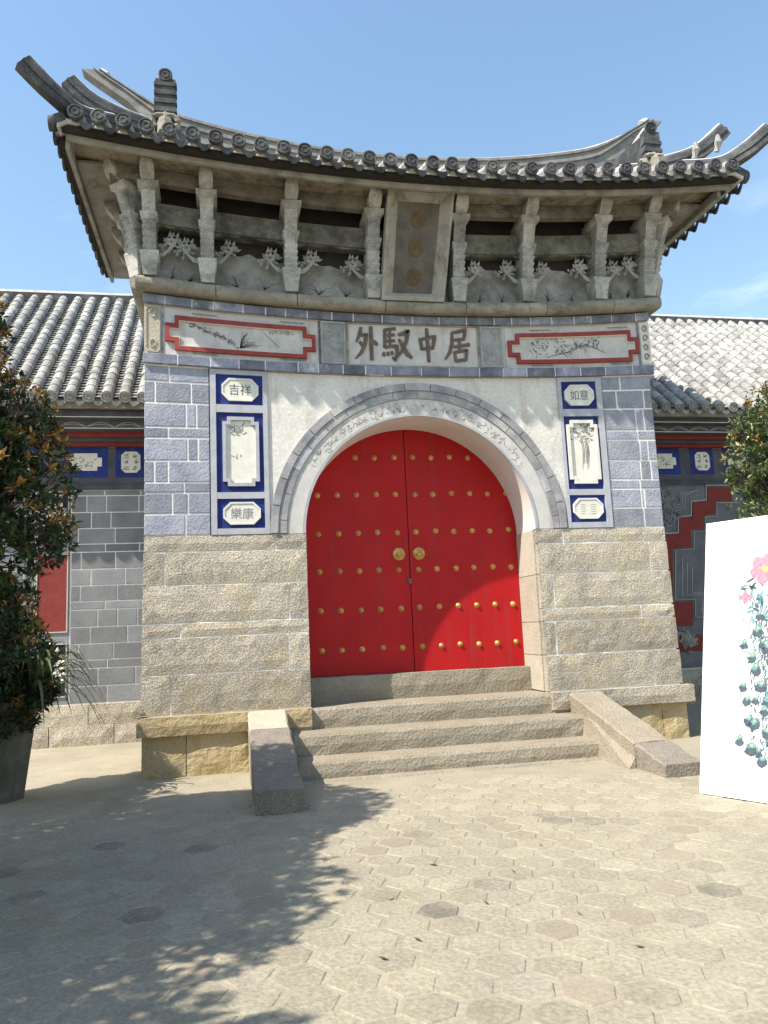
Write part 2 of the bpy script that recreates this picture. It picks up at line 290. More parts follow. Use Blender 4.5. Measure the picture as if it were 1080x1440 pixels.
STUFFN = ('ink_painting', 'border_painting', 'scroll_painting', 'grass_painting', 'cornice_painting', 'painted_feather', 'painted_flower', 'twigs', 'leaves', 'new_leaves', 'border_lines', 'faded_lettering', 'lettering', 'flower_relief', 'carving', 'scroll_carving')
def place(name, me, loc, parent, rot=None, scale=None):
    o = bpy.data.objects.new(name, me); o.location = loc
    if rot is not None: o.rotation_euler = rot
    if scale is not None: o.scale = scale
    return finish(o, parent)
XC = 0.05
def aw(z): return min(max((z - 3.85) * 0.1, 0.0), 0.2)
def WF(p): x, y, z = p; return (x, y, z + aw(z) * ((x - XC) / 3.45) ** 2)
def unw(x, z):                          # local height for a measured one
    zl = z
    for _ in range(6): zl = z - aw(zl) * ((x - XC) / 3.45) ** 2
    return zl
def PL(px, py, y=0.0): x, z = P(px, py, y); return x, unw(x, z)

# ---------------------------------------------------------------- ground and pavers
gb = MB(); N = 40
gb.add([(-300, -300, 0), (300, -300, 0), (300, 300, 0), (-300, 300, 0)], [(0, 1, 2, 3)])
ground = tag(gb.build('ground', 'ground'), kind='structure')
HR = 0.148
hexes = []
for i in range(-60, 60):
    for j in range(-60, 60):
        x = i * 1.5 * (HR + 0.004); y = (j + (i % 2) * 0.5) * math.sqrt(3) * (HR + 0.004)
        ca, sa = math.cos(0.12), math.sin(0.12)
        X = -1.0 + x * ca - y * sa; Y = -3.5 + x * sa + y * ca
        if Y > -1.35 and -2.6 < X < 2.5: continue
        if Y > -1.7 + .5 * noise.noise(Vector((X, 0, 3))): continue
        if Y > -0.35 or Y < -8.2 or X < -6.2 or X > 5.2: continue
        q = RM @ (Vector((X, Y, 0)) - CAM)
        if q.z < 0.5: continue
        px = 540 + FPX * q.x / q.z; py = 720 + FPX * q.y / q.z
        vis = -40 < px < 1120 and py < 1480
        if not vis: continue
        hexes.append(((Vector((X, Y, 0)) - CAM).length, X, Y))
hexes.sort()
def hexm(mb, X, Y, h, rnd):
    top = []; low = []
    for k in range(6):
        an = math.pi / 3 * k + 0.12; r = HR * (0.962 + rnd.uniform(-0.085, 0.045)); dx, dy = rnd.uniform(-.006, .006), rnd.uniform(-.006, .006)
        low.append((X + r * math.cos(an) + dx, Y + r * math.sin(an) + dy, -0.004)); top.append((X + (r - 0.016) * math.cos(an) + dx, Y + (r - 0.010) * math.sin(an) + dy, h + rnd.uniform(-.0025, .0015)))
    fs = [tuple(range(6, 12))] + [(k, (k + 1) % 6, 6 + (k + 1) % 6, 6 + k) for k in range(6)]
    mb.add(low + top, fs)
far = MB()
for k, (d, X, Y) in enumerate(hexes):
    if k < 300:
        mb = MB(); hexm(mb, X, Y, 0.0055, R_)
        u = R_.random(); m = 'paver_dark' if u < 0.06 else ('paver_pink' if u < 0.12 else 'paver')
        mb.build('paver', m, ground, recalc=False)
    else: hexm(far, X, Y, 0.005, R_)
tag(far.build('paving', 'paver_far', ground, recalc=False), kind='stuff')

# ================================================================ GATEHOUSE
gate = tag(empty('gatehouse', (0.05, 0.6, 0)), 'grey brick and granite gatehouse with upturned tiled roof and arched red double door', 'gatehouse')
XL, XR = -3.40, 3.44
AXC, AR, AZC = 0.06, 1.52, 2.80            # arch opening
OL, OR_ = AXC - AR, AXC + AR
DY = 0.70                                  # door plane

# --- stone lower wall
for side in (0, 1):
    x0, x1 = (XL, OL) if side == 0 else (OR_, XR)
    core = MB().box(x0 + 0.02, x1 - 0.004, -0.003, 2.1, 0.60, AZC - 0.005).warp(lambda p: (p[0], p[1] - .035 * (2.8 - p[2]) / 2.1 if p[1] < 1 else p[1], p[2])).build('stone_pier', 'mortar', gate)
    zs = [0.69, 1.15, 1.58, 1.75, 2.20, 2.60, 2.80]
    splits = [-3.1, -1.72, -2.99, -1.69, -3.17, -1.84] if side == 0 else [3.07, 1.74, 2.97, 1.76, 3.18, 1.95]
    for r in range(6):
        lo = 0.035 * (2.8 - zs[r]) / 2.1
        xs = [x0 - (lo if side == 0 else 0), splits[r], x1 + (lo if side == 1 else 0)]
        if r == 4 and side == 0: xs.insert(2, -2.2) if False else None
        for a, b in zip(xs[:-1], xs[1:]):
            g = 0.0105
            MB().rough(a + (g if a == splits[r] else 0), b - (g if b == splits[r] else 0), zs[r] + g, zs[r + 1] - g, 0.06, -0.020 - lo, cell=0.11, amp=0.012, c=0.010, seed=r * 3.3 + side * 7 + a).build('stone_block', 'granite', core)
    # jamb facing stones inside the opening
    zz = [0.69, 1.15, 1.58, 2.2, 2.8]
    for r in range(4):
        xi = OL if side == 0 else OR_
        MB().box(xi - 0.012, xi + 0.012, 0.075, DY + 0.05, zz[r] + 0.004, zz[r + 1] - 0.004).build('jamb_stone', 'granite_pale', core)
    # base ledge and foot
    lx0, lx1 = (XL - 0.07, OL + 0.0) if side == 0 else (OR_, XR + 0.12)
    cuts = [lx0, lx1] if side == 0 else [lx0, 2.3, lx1]
    for a, b in zip(cuts[:-1], cuts[1:]):
        m = MB().rough(a + 0.004, b - 0.004, 0.47, 0.685, 2.12, -0.19, cell=0.2, amp=0.02, seed=a + 40)
        m.build('ledge_stone', 'granite_ochre' if side == 0 else 'granite', core)
    fx0, fx1 = (XL - 0.02, -1.76) if side == 0 else (1.75, XR + 0.03)
    cuts = [fx0, fx0 + 0.5, fx1] if side == 0 else [fx0, fx1 - 0.36, fx1]
    for a, b in zip(cuts[:-1], cuts[1:]):
        MB().rough(a + 0.004, b - 0.004, -0.05, 0.465, 2.1, -0.115, cell=0.17, amp=0.02, seed=a + 60).build('plinth_stone', 'granite_ochre', core)

# --- brick piers over the stone
rows = [2.80, 3.065, 3.325, 3.455, 3.725, 4.00, 4.125, 4.41, 4.66, 4.85]
for side in (0, 1):
    x0, x1 = (XL, -2.625) if side == 0 else (2.70, XR)
    xb = (XL, OL) if side == 0 else (OR_, XR)
    core = MB().box(x0 + 0.008, x1 - 0.002, -0.002, 2.1, AZC, 4.88).warp(WF).build('brick_pier', 'mortar', gate)
    for r in range(9):
        w = x1 - x0; h = rows[r + 1] - rows[r]
        fr = [[0, .62, 1], [0, .42, .66, 1] if side == 0 else [0, .34, .40, 1], [0, .6, 1], [0, .15, .36, 1], [0, .66, .82, 1], [0, .36, 1], [0, .64, .8, 1], [0, .16, .72, 1], [0, .38, 1]][r]
        if side == 1: fr = [1 - q for q in fr][::-1] if r % 2 else fr
        for a, b in zip(fr[:-1], fr[1:]):
            mb = MB().brick(x0 + w * a + (0.011 if a > 0 else 0), x0 + w * b - (0.011 if b < 1 else 0), rows[r] + 0.011, rows[r + 1] - 0.011, 0.05, -0.008 - R_.uniform(0, .004), 0.005).warp(WF)
            mb.build('brick', 'grey_brick', core)

# --- blue plaque panels (frames, fields, plaques, writing)
def notched(x0, x1, z0, z1, n):
    return [(x0 + n, z0), (x1 - n, z0), (x1 - n, z0 + n), (x1, z0 + n), (x1, z1 - n), (x1 - n, z1 - n), (x1 - n, z1), (x0 + n, z1), (x0 + n, z1 - n), (x0, z1 - n), (x0, z0 + n), (x0 + n, z0 + n)]
def octo(x0, x1, z0, z1, n):
    return [(x0 + n, z0), (x1 - n, z0), (x1, z0 + n), (x1, z1 - n), (x1 - n, z1), (x0 + n, z1), (x0, z1 - n), (x0, z0 + n)]
def text_mesh(body, size, xc, zc, y, m, parent, name='lettering', width=None, warp=True, stretch=1.0, gap=None):
    cu = bpy.data.curves.new('tmp', 'FONT'); cu.body = body; cu.size = size; cu.align_x = 'CENTER'; cu.extrude = 0.0015; cu.resolution_u = 2
    if gap: cu.space_character = gap
    o = bpy.data.objects.new('tmp', cu); COL.objects.link(o); bpy.context.view_layer.update()
    me0 = bpy.data.meshes.new_from_object(o); vs = [v.co.copy() for v in me0.vertices]; fs = [tuple(p.vertices) for p in me0.polygons]
    bpy.data.objects.remove(o); bpy.data.curves.remove(cu); bpy.data.meshes.remove(me0)
    ymid = (min(v.y for v in vs) + max(v.y for v in vs)) / 2; xmid = (min(v.x for v in vs) + max(v.x for v in vs)) / 2
    mb = MB(); mb.add([(xc + (v.x - xmid), y - v.z, zc + (v.y - ymid) * stretch) for v in vs], fs)
    if warp: mb.warp(WF)
    return mb.build(name, m, parent, recalc=False)
def foliage_strokes(mb, x, z, w, h, y, n, rnd, wd=0.008):
    for _ in range(n):
        a = rnd.uniform(0, 6.28); r = rnd.uniform(0.03, 0.10) * max(.7, w / 0.4); cx_, cz_ = x + rnd.uniform(-w / 2, w / 2), z + rnd.uniform(-h / 2, h / 2)
        mb.stroke([(cx_, cz_), (cx_ + r * .5 * math.cos(a) + .006, cz_ + r * .5 * math.sin(a)), (cx_ + r * math.cos(a), cz_ + r * math.sin(a))], [wd * .3, wd * .8, wd * .2], y - rnd.uniform(0, .0006), 0.003)
for side in (0, 1):
    x0, x1 = (-2.615, -1.90) if side == 0 else (2.035, 2.69)
    pan = MB().box(x0, x1, 0.012, 0.7, AZC, 4.85).warp(WF).build('plaque_panel', 'frame_plaster', gate)
    fx0, fx1 = (x0 + 0.075, x1 - 0.06) if side == 0 else (x0 + 0.055, x1 - 0.085)
    bars = [2.80, 2.875, 3.245, 3.325, 4.32, 4.415, 4.79, 4.85]
    F = MB()
    for z0, z1 in ((2.80, 2.875), (3.245, 3.325), (4.32, 4.415), (4.79, 4.85)): F.box(fx0, fx1, -0.02, 0.012, z0, z1)
    F.box(x0 + 0.002, fx0, -0.023, 0.012, 2.80, 4.848); F.box(fx1, x1 - 0.002, -0.023, 0.012, 2.80, 4.848)
    F.warp(WF).build('frame', 'frame_plaster', pan)
    for (z0, z1, kind, txt) in ((2.875, 3.245, 'o', '樂康' if side == 0 else ''), (3.325, 4.32, 'n', ''), (4.415, 4.79, 'o', '吉祥' if side == 0 else '如意')):
        fld = MB().box(fx0, fx1, 0.004, 0.0115, z0, z1).warp(WF).build('blue_field', 'blue_paint', pan)
        zc = (z0 + z1) / 2; xc = (fx0 + fx1) / 2 + (0.01 if side == 0 else 0)
        if kind == 'o':
            hw = 0.228 if side == 0 else 0.215; hh = 0.140
            poly = octo(xc - hw, xc + hw, zc - hh, zc + hh, 0.085); inn = octo(xc - hw + .02, xc + hw - .02, zc - hh + .02, zc + hh - .02, 0.078)
            MB().prism(poly, -0.022, 0.004).warp(WF).build('plaque', 'plaque_white', pan)
            MB().ringp(poly, inn, -0.030, -0.022).warp(WF).build('plaque_rim', 'plaque_white', pan)
            if txt: text_mesh(txt, 0.142, xc - (0.0), zc, -0.0225, 'ink' if z0 > 4 else 'ink_soft', pan, stretch=1.05)
            else:
                mb = MB()
                for q in (-.08, .07):
                    for s_ in range(5): mb.stroke([(xc + q - .035, zc - .07 + .03 * s_), (xc + q + .035, zc - .065 + .03 * s_)], .004, -0.0245, .002)
                mb.warp(WF).build('faded_lettering', 'frame_plaster', pan)
        else:
            ox0, ox1, oz0, oz1 = xc - 0.225, xc + 0.225, z0 + 0.075, z1 - 0.055
            po = notched(ox0, ox1, oz0, oz1, 0.058); pi = notched(ox0 + .042, ox1 - .042, oz0 + .042, oz1 - .042, 0.058)
            MB().ringp(po, pi, -0.03, 0.004).warp(WF).build('notched_frame', 'plaque_white' if side else 'frame_plaster', pan)
            MB().prism(notched(ox0 + .03, ox1 - .03, oz0 + .03, oz1 - .03, 0.058), -0.002, 0.004).warp(WF).build('painted_panel', 'plaque_white', pan)
            mb = MB(); rr = random.Random(3 + side)
            if side == 0:
                foliage_strokes(mb, xc - .06, oz1 - .16, .16, .12, -0.0045, 26, rr, 0.02); foliage_strokes(mb, xc - .02, oz0 + .38, .16, .06, -0.0045, 6, rr, 0.012)
            else:
                for k in range(3): foliage_strokes(mb, xc - .05 + .05 * k, oz1 - .15, .24, .26, -0.0045, 30, rr, 0.012)
                for k in range(6):
                    xx = xc + rr.uniform(-.08, .10); mb.stroke([(xx, oz1 - .28), (xx + .015, oz1 - .42), (xx - .01, oz1 - .58 - rr.random() * .1)], [.006, .010, .003], -0.0045, .002)
            mb.warp(WF).build('ink_painting', 'ink' if side else 'ink_soft', pan)

# --- plaster spandrel with arch opening, reveal, arch rings
xa, xb, zt = -1.90, 2.035, 4.85
spn = 48; arc = [math.pi - math.pi * i / spn for i in range(spn + 1)]
def rect_hit(a):
    c, s = math.cos(a), math.sin(a); ts = []
    if c < -1e-6: ts.append((xa - AXC) / c)
    if c > 1e-6: ts.append((xb - AXC) / c)
    if s > 1e-6: ts.append((zt - AZC) / s)
    t = min(ts); return AXC + c * t, AZC + s * t
mb = MB(); vs = []; fs = []
angs = sorted(set([round(a, 5) for a in arc] + [round(math.atan2(zt - AZC, xa - AXC), 5), round(math.atan2(zt - AZC, xb - AXC), 5)]), reverse=True)
for a in angs:
    vs.append((AXC + AR * math.cos(a), 0.0, AZC + AR * math.sin(a))); hx, hz = rect_hit(a); vs.append((hx, 0.0, max(hz, AZC)))
for i in range(len(angs) - 1): fs.append((2 * i, 2 * i + 1, 2 * i + 3, 2 * i + 2))
mb.add(vs, fs); nv = len(mb.v)
mb.add([(x, 0.3, z) for x, y, z in vs], [tuple(reversed(f)) for f in fs])
mb.warp(lambda p: WF(p) if p[2] > 4.8 else p)
spandrel = mb.build('plaster_spandrel', 'plaster', gate)
vs = []; fs = []
for i, a in enumerate(arc):
    for y in (-0.004, 0.25, DY + 0.06): vs.append((AXC + (AR - 0.001) * math.cos(a), y, AZC + (AR - 0.001) * math.sin(a)))
for i in range(spn):
    for k in range(2): fs.append((3 * i + k, 3 * i + k + 1, 3 * i + 4 + k, 3 * i + 3 + k))
vs2 = [(AXC + (x - AXC) * (AR + .05) / AR, y, AZC + (z - AZC) * (AR + .05) / AR) for x, y, z in vs]
mb = MB().add(vs, fs).add(vs2, [tuple(reversed(f)) for f in fs]); mb.build('arch_reveal', 'reveal_white', gate, smooth=True)
def arcbox(r0, r1, a0, a1, y0, y1, seg=3, name='brick', m='arch_brick', parent=None):
    vs = []; fs = []
    for i in range(seg + 1):
        a = a0 + (a1 - a0) * i / seg
        for r, y in ((r0, y0), (r1, y0), (r1, y1), (r0, y1)): vs.append((AXC + r * math.cos(a), y, AZC + r * math.sin(a)))
    for i in range(seg):
        for k in range(4): fs.append((4 * i + k, 4 * i + (k + 1) % 4, 4 * i + 4 + (k + 1) % 4, 4 * i + 4 + k))
    fs += [(0, 1, 2, 3), (4 * seg + 3, 4 * seg + 2, 4 * seg + 1, 4 * seg)]
    return MB().add(vs, fs).build(name, m, parent)
ring = arcbox(1.755, 1.965, 0, math.pi, -0.012, -0.001, 48, 'archivolt', 'mortar_grey', gate)
nb = 17
for k in range(nb):
    a0 = math.pi * k / nb; a1 = math.pi * (k + 1) / nb; g = 0.004
    arcbox(1.865, 1.96, a0 + g, a1 - g, -0.035, -0.008, 3, 'brick', 'arch_brick', ring)
    a0 += math.pi / nb * 0.5
    if k < nb - 1: arcbox(1.76, 1.855, a0 + g, a0 + math.pi / nb - g, -0.022, -0.008, 3, 'brick', 'arch_brick', ring)
    else:
        arcbox(1.76, 1.855, g, math.pi / nb * .5 - g, -0.022, -0.008, 3, 'brick', 'arch_brick', ring); arcbox(1.76, 1.855, math.pi - math.pi / nb * .5 + g, math.pi - g, -0.022, -0.008, 3, 'brick', 'arch_brick', ring)
band = arcbox(1.555, 1.75, 0, math.pi, -0.006, -0.001, 48, 'arch_band', 'white_panel', gate)
arcbox(1.52, 1.552, 0, math.pi, -0.018, 0.002, 48, 'arch_edge', 'frame_plaster', gate)
mb = MB(); rr = random.Random(5)
for k in range(120):
    a = rr.uniform(0.55, math.pi - 0.55); r = rr.uniform(1.59, 1.70); pts = []
    da = rr.uniform(.5, 2.2); th0 = rr.uniform(0, 6.28); L0 = rr.uniform(.02, .05)
    x, z = AXC + r * math.cos(a), AZC + r * math.sin(a)
    for q in range(5):
        pts.append((x, z)); x += L0 * .5 * math.cos(th0 + da * q * .5); z += L0 * .5 * math.sin(th0 + da * q * .5)
    pts = [p for p in pts if 1.565 < math.hypot(p[0] - AXC, p[1] - AZC) < 1.74]
    if len(pts) > 2: mb.stroke(pts, 0.007, -0.0085, 0.002)
mb.build('scroll_painting', 'ink_soft', band)

# --- solid behind the facade
MB().box(XL + 0.05, XR - 0.05, DY + 0.12, 2.05, 0.66, 4.9).build('rear_wall', 'mortar_grey', gate)
upper = MB().box(XL + 0.03, XR - 0.03, 0.012, 2.08, 4.86, 5.70, 24).warp(WF).build('frieze_wall', 'white_panel', gate)
topw = MB().box(XL + 0.06, XR - 0.02, 0.02, 2.06, 5.69, 7.0, 24).warp(WF).build('bracket_wall', 'shaded_grimy_wall', gate)

# --- brick string courses
def band_bricks(z0, z1, y, parent, wl, seed, mname='band_brick'):
    rr = random.Random(seed); x = XL - 0.02
    c = MB().box(XL - 0.01, XR + 0.05, y + 0.005, 0.10, z0 + 0.004, z1 - 0.004, 24).warp(WF).build('string_course', 'mortar', parent)
    while x < XR + 0.05:
        w = wl * rr.uniform(0.75, 1.25); e = min(x + w, XR + 0.06)
        if XR + 0.06 - e < 0.12: e = XR + 0.06
        MB().brick(x + 0.007, e - 0.007, z0 + rr.uniform(0, .004), z1 - rr.uniform(0, .004), y + 0.04, y - rr.uniform(0, .006), 0.005).warp(WF).build('brick', mname, c)
        if e >= XR + 0.06: break
        x = e
band_bricks(5.575, 5.685, -0.05, gate, 0.33, 1)
band_bricks(4.855, 4.975, -0.055, gate, 0.34, 2)

# --- frieze panels
def cross_panel(x0, x1, z0, z1, t, n):
    zm0, zm1 = z0 + (z1 - z0) * .22, z1 - (z1 - z0) * .22
    return [(x0 + t, z0), (x1 - t, z0), (x1 - t, z0 + n), (x1 - t + t * .45, z0 + n), (x1 - t + t * .45, zm0 + .02), (x1, zm0 + .02), (x1, zm1 - .02), (x1 - t + t * .45, zm1 - .02), (x1 - t + t * .45, z1 - n), (x1 - t, z1 - n), (x1 - t, z1),
            (x0 + t, z1), (x0 + t, z1 - n), (x0 + t * .55, z1 - n), (x0 + t * .55, zm1 - .02), (x0, zm1 - .02), (x0, zm0 + .02), (x0 + t * .55, zm0 + .02), (x0 + t * .55, z0 + n), (x0 + t, z0 + n)]
def tab_poly(x0, x1, z0, z1, t):
    h = (z1 - z0); a, b = z0 + h * .24, z1 - h * .24
    return [(x0 + t, z0), (x1 - t, z0), (x1 - t, a), (x1, a), (x1, b), (x1 - t, b), (x1 - t, z1), (x0 + t, z1), (x0 + t, b), (x0, b), (x0, a), (x0 + t, a)]
def subdiv(poly, mx_=0.15):
    o = []
    for i, p in enumerate(poly):
        q = poly[(i + 1) % len(poly)]; n = max(1, int(math.hypot(q[0] - p[0], q[1] - p[1]) / mx_))
        for k in range(n): o.append((p[0] + (q[0] - p[0]) * k / n, p[1] + (q[1] - p[1]) * k / n))
    return o
def same_sub(po, pi, mx_=0.15):
    a = []; b = []; m = len(po)
    for i in range(m):
        p, q = po[i], po[(i + 1) % m]; u, v = pi[i], pi[(i + 1) % m]; n = max(1, int(math.hypot(q[0] - p[0], q[1] - p[1]) / mx_))
        for k in range(n):
            f = k / n; a.append((p[0] + (q[0] - p[0]) * f, p[1] + (q[1] - p[1]) * f)); b.append((u[0] + (v[0] - u[0]) * f, u[1] + (v[1] - u[1]) * f))
    return a, b
for side, (x0, x1) in ((0, (-3.15, -1.265)), (1, (1.365, 3.31))):
    pan = MB().box(x0 - 0.03, x1 + 0.03, 0.002, 0.03, 4.985, 5.565, 12).warp(WF).build('frieze_panel', 'white_panel', gate)
    z0, z1 = 5.045, 5.465; w = 0.052
    po = tab_poly(x0, x1, z0, z1, 0.115); pi = tab_poly(x0 + w, x1 - w, z0 + w, z1 - w, 0.115)
    # keep tab edges parallel
    h = z1 - z0; a, b = z0 + h * .24, z1 - h * .24
    pi = [(x0 + .115 + w, z0 + w), (x1 - .115 - w, z0 + w), (x1 - .115 - w, a + w), (x1 - w, a + w), (x1 - w, b - w), (x1 - .115 - w, b - w), (x1 - .115 - w, z1 - w), (x0 + .115 + w, z1 - w), (x0 + .115 + w, b - w), (x0 + w, b - w), (x0 + w, a + w), (x0 + .115 + w, a + w)]
    A, B = same_sub(po, pi); MB().ringp(A, B, -0.035, 0.004).warp(WF).build('red_border', 'red_frame', pan)
    pj = [(x + (0.012 if i in (0, 6 + 1, 8, 9, 10, 11) else -0.012), z + (0.012 if i in (0, 1, 2, 3, 10, 11) else -0.012)) for i, (x, z) in enumerate(pi)]
    A, B = same_sub(pi, pj); MB().ringp(A, B, -0.02, 0.004).warp(WF).build('inner_border', 'plaque_white', pan)
    mb = MB(); rr = random.Random(21 + side); y = -0.0025
    L = x1 - x0; zc = (z0 + z1) / 2
    if side == 0:
        for k in range(60):
            f = rr.random(); xx = x0 + .30 + .62 * f; zz = zc + .11 - .05 * f - .20 * f * f + rr.gauss(0, .016); l = rr.uniform(.02, .07); an = -.35 - .5 * f + rr.gauss(0, .5)
            mb.stroke([(xx - l * .5 * math.cos(an), zz - l * .5 * math.sin(an)), (xx, zz + .004), (xx + l * .5 * math.cos(an), zz + l * .5 * math.sin(an))], [.004, rr.uniform(.008, .02), .003], y - .00002 * k, .002)
        for k in range(16): a = rr.uniform(.15, 1.5); r = rr.uniform(.12, .26); mb.stroke([(x0 + .92, zc - .12), (x0 + .92 + .6 * r * math.cos(a), zc - .12 + .7 * r * math.sin(a)), (x0 + .92 + r * math.cos(a) * 1.2, zc - .12 + r * math.sin(a) * .9)], [.008, .006, .002], y, .002)
        mb.stroke([(x0 + 1.22, zc + .10), (x0 + 1.42, zc - .08)], .006, y, .002)
        for k in range(14): xx = x0 + 1.30 + .022 * k + rr.uniform(-.004, .004); mb.stroke([(xx, zc + .135 + rr.uniform(-.012, .012)), (xx + rr.uniform(-.02, .02), zc + .095 + rr.uniform(-.012, .012))], .006, y, .002)
    else:
        foliage_strokes(mb, x0 + .48, zc, .28, .20, y, 36, rr, .010); foliage_strokes(mb, x0 + .85, zc + .02, .34, .20, y, 44, rr, .010); foliage_strokes(mb, x0 + 1.2, zc + .06, .30, .14, y, 40, rr, .012)
        mb.stroke([(x0 + .55, zc - .12), (x0 + .9, zc - .05), (x0 + 1.15, zc + .05), (x0 + 1.45, zc - .08)], [.006, .012, .015, .004], y, .002)
        for k in range(12): xx = x0 + .42 + .028 * k; mb.stroke([(xx, zc + .15), (xx + rr.uniform(-.02, .02), zc + .115)], .006, y, .002)
    mb.warp(WF).build('ink_painting', 'ink', pan)
    mb = MB()
    for xx in (x0 + .33, x1 - .45):
        for zz in (z1 + .045, z0 - .025):
            for k in range(9): a = xx + k * .035; mb.stroke([(a, zz), (a + .012, zz + .018), (a + .03, zz + .003), (a + .04, zz - .012)], .008, -0.001, .002)
    mb.warp(WF).build('border_painting', 'ink', pan)
# end scroll panels
for side, (x0, x1) in ((0, (-3.405, -3.20)), (1, (3.345, 3.50))):
    m_ = 'granite_pale' if side == 0 else 'plaque_white'
    sp = MB().box(x0, x1, -0.012, 0.05, 4.985, 5.565).warp(WF).build('scroll_panel', m_, gate)
    mb = MB().ringp(octo(x0 + .012, x1 - .012, 5.0, 5.55, .03), octo(x0 + .03, x1 - .03, 5.02, 5.53, .03), -0.024, -0.01); mb.warp(WF).build('rim', m_, sp)
    mb = MB(); xm = (x0 + x1) / 2
    for q in range(4 if side else 2):
        zc = 5.46 - .36 * q if side == 0 else 5.47 - .125 * q; s_ = .045 if side == 0 else .035
        pts = [(xm + s_ * math.cos(t) * (1 - t * .07) * (1 if q % 2 else -1), zc + s_ * 1.3 * math.sin(t) * (1 - t * .07)) for t in [k * .55 for k in range(12)]]
        mb.stroke(pts, .014, -0.026, .014)
    mb.warp(WF).build('scroll_carving', m_ if side == 0 else 'ink_soft', sp)
    if side == 1: MB().box(x0 - .04, x0, -0.006, 0.05, 4.985, 5.565).warp(WF).build('dark_strip', 'band_brick', sp)
    else: MB().box(x1, x1 + .035, -0.006, 0.05, 4.985, 5.565).warp(WF).build('dark_strip', 'band_brick', sp)
for (x0, x1) in ((-1.20, -0.865), (0.965, 1.285)):
    cp = MB().box(x0, x1, -0.018, 0.05, 4.982, 5.57).warp(WF).build('carved_panel', 'carved_grey', gate)
    MB().ringp([(x0 + .01, 4.99), (x1 - .01, 4.99), (x1 - .01, 5.56), (x0 + .01, 5.56)], [(x0 + .03, 5.015), (x1 - .03, 5.015), (x1 - .03, 5.535), (x0 + .03, 5.535)], -0.032, -0.016).warp(WF).build('rim', 'carved_grey', cp)
    mb = MB(); rr = random.Random(int(x0 * 100)); foliage_strokes(mb, (x0 + x1) / 2, 5.27, .20, .40, -0.028, 34, rr, .018); mb.warp(WF).build('carving', 'carved_grey', cp)
    MB().box(x0 - .02, x0, -.004, .03, 4.985, 5.565).warp(WF).build('joint_strip', 'ink', cp)
# name panel with the four characters
npan = MB().box(-0.845, 0.945, 0.006, 0.03, 4.982, 5.57, 6).warp(WF).build('name_panel', 'white_panel', gate)
MB().ringp([(-.862, 4.98), (.962, 4.98), (.962, 5.572), (-.862, 5.572)], [(-.83, 5.0), (.935, 5.0), (.935, 5.555), (-.83, 5.555)], -0.014, 0.007).warp(WF).build('rim', 'ledge_stone', npan)
GL = {
 'wai': [[(32, 4, 10), (24, 26, 13), (8, 48, 4)], [(24, 28, 9), (52, 24, 13), (46, 50, 13), (30, 76, 11), (4, 96, 4)], [(22, 46, 8), (40, 60, 14)], [(72, 0, 11), (71, 50, 13), (71, 99, 11)], [(74, 40, 9), (86, 47, 14), (98, 54, 8)]],
 'yu': [[(10, 6, 10), (9, 34, 11), (7, 62, 10)], [(10, 8, 9), (30, 6, 9), (48, 3, 10)], [(12, 25, 8), (44, 22, 9)], [(10, 42, 8), (44, 39, 9)], [(27, 8, 9), (26, 36, 9), (26, 58, 9)], [(7, 61, 9), (30, 56, 10), (50, 55, 12), (50, 78, 11), (42, 97, 10), (32, 88, 5)], [(4, 74, 8), (2, 86, 11)], [(17, 73, 8), (18, 84, 10)], [(30, 71, 8), (33, 81, 9)],
        [(56, 22, 9), (74, 18, 12), (92, 8, 13), (84, 40, 12), (68, 68, 10), (50, 88, 4)], [(58, 34, 8), (72, 58, 12), (86, 78, 15), (102, 90, 8)]],
 'zhong': [[(12, 30, 9), (18, 48, 12), (20, 64, 10)], [(14, 34, 10), (50, 28, 10), (86, 24, 13), (78, 44, 12), (72, 62, 9)], [(20, 62, 9), (74, 57, 10)], [(48, 0, 10), (49, 50, 13), (51, 100, 10)]],
 'ju': [[(30, 12, 9), (56, 8, 11), (84, 2, 13), (80, 22, 11), (76, 34, 8)], [(32, 34, 9), (76, 30, 10)], [(32, 12, 10), (30, 44, 12), (20, 70, 11), (0, 92, 4)], [(36, 54, 9), (66, 50, 11), (100, 46, 12)], [(60, 34, 10), (58, 68, 10)], [(38, 68, 9), (42, 98, 10)], [(38, 70, 9), (62, 66, 10), (86, 63, 12), (80, 94, 10)], [(42, 96, 9), (80, 91, 10)]],
}
for nm, x0, x1 in (('wai', -0.755, -0.435), ('yu', -0.375, 0.01), ('zhong', 0.10, 0.385), ('ju', 0.47, 0.83)):
    mb = MB(); z1, z0 = 5.535, 5.065; w = x1 - x0
    for k, st in enumerate(GL[nm]):
        pts = []; ws = []
        for i in range(len(st) - 1):                       # rounded polyline
            for q in range(4):
                f = q / 4; pts.append((x0 + w * (st[i][0] * (1 - f) + st[i + 1][0] * f) / 100, z1 - (z1 - z0) * (st[i][1] * (1 - f) + st[i + 1][1] * f) / 100)); ws.append((st[i][2] * (1 - f) + st[i + 1][2] * f) * .0042)
        pts.append((x0 + w * st[-1][0] / 100, z1 - (z1 - z0) * st[-1][1] / 100)); ws.append(st[-1][2] * .0042)
        mb.stroke(pts, ws, -0.006 - .0006 * k, .014)
    mb.warp(WF).build('character', 'brown_char', npan)

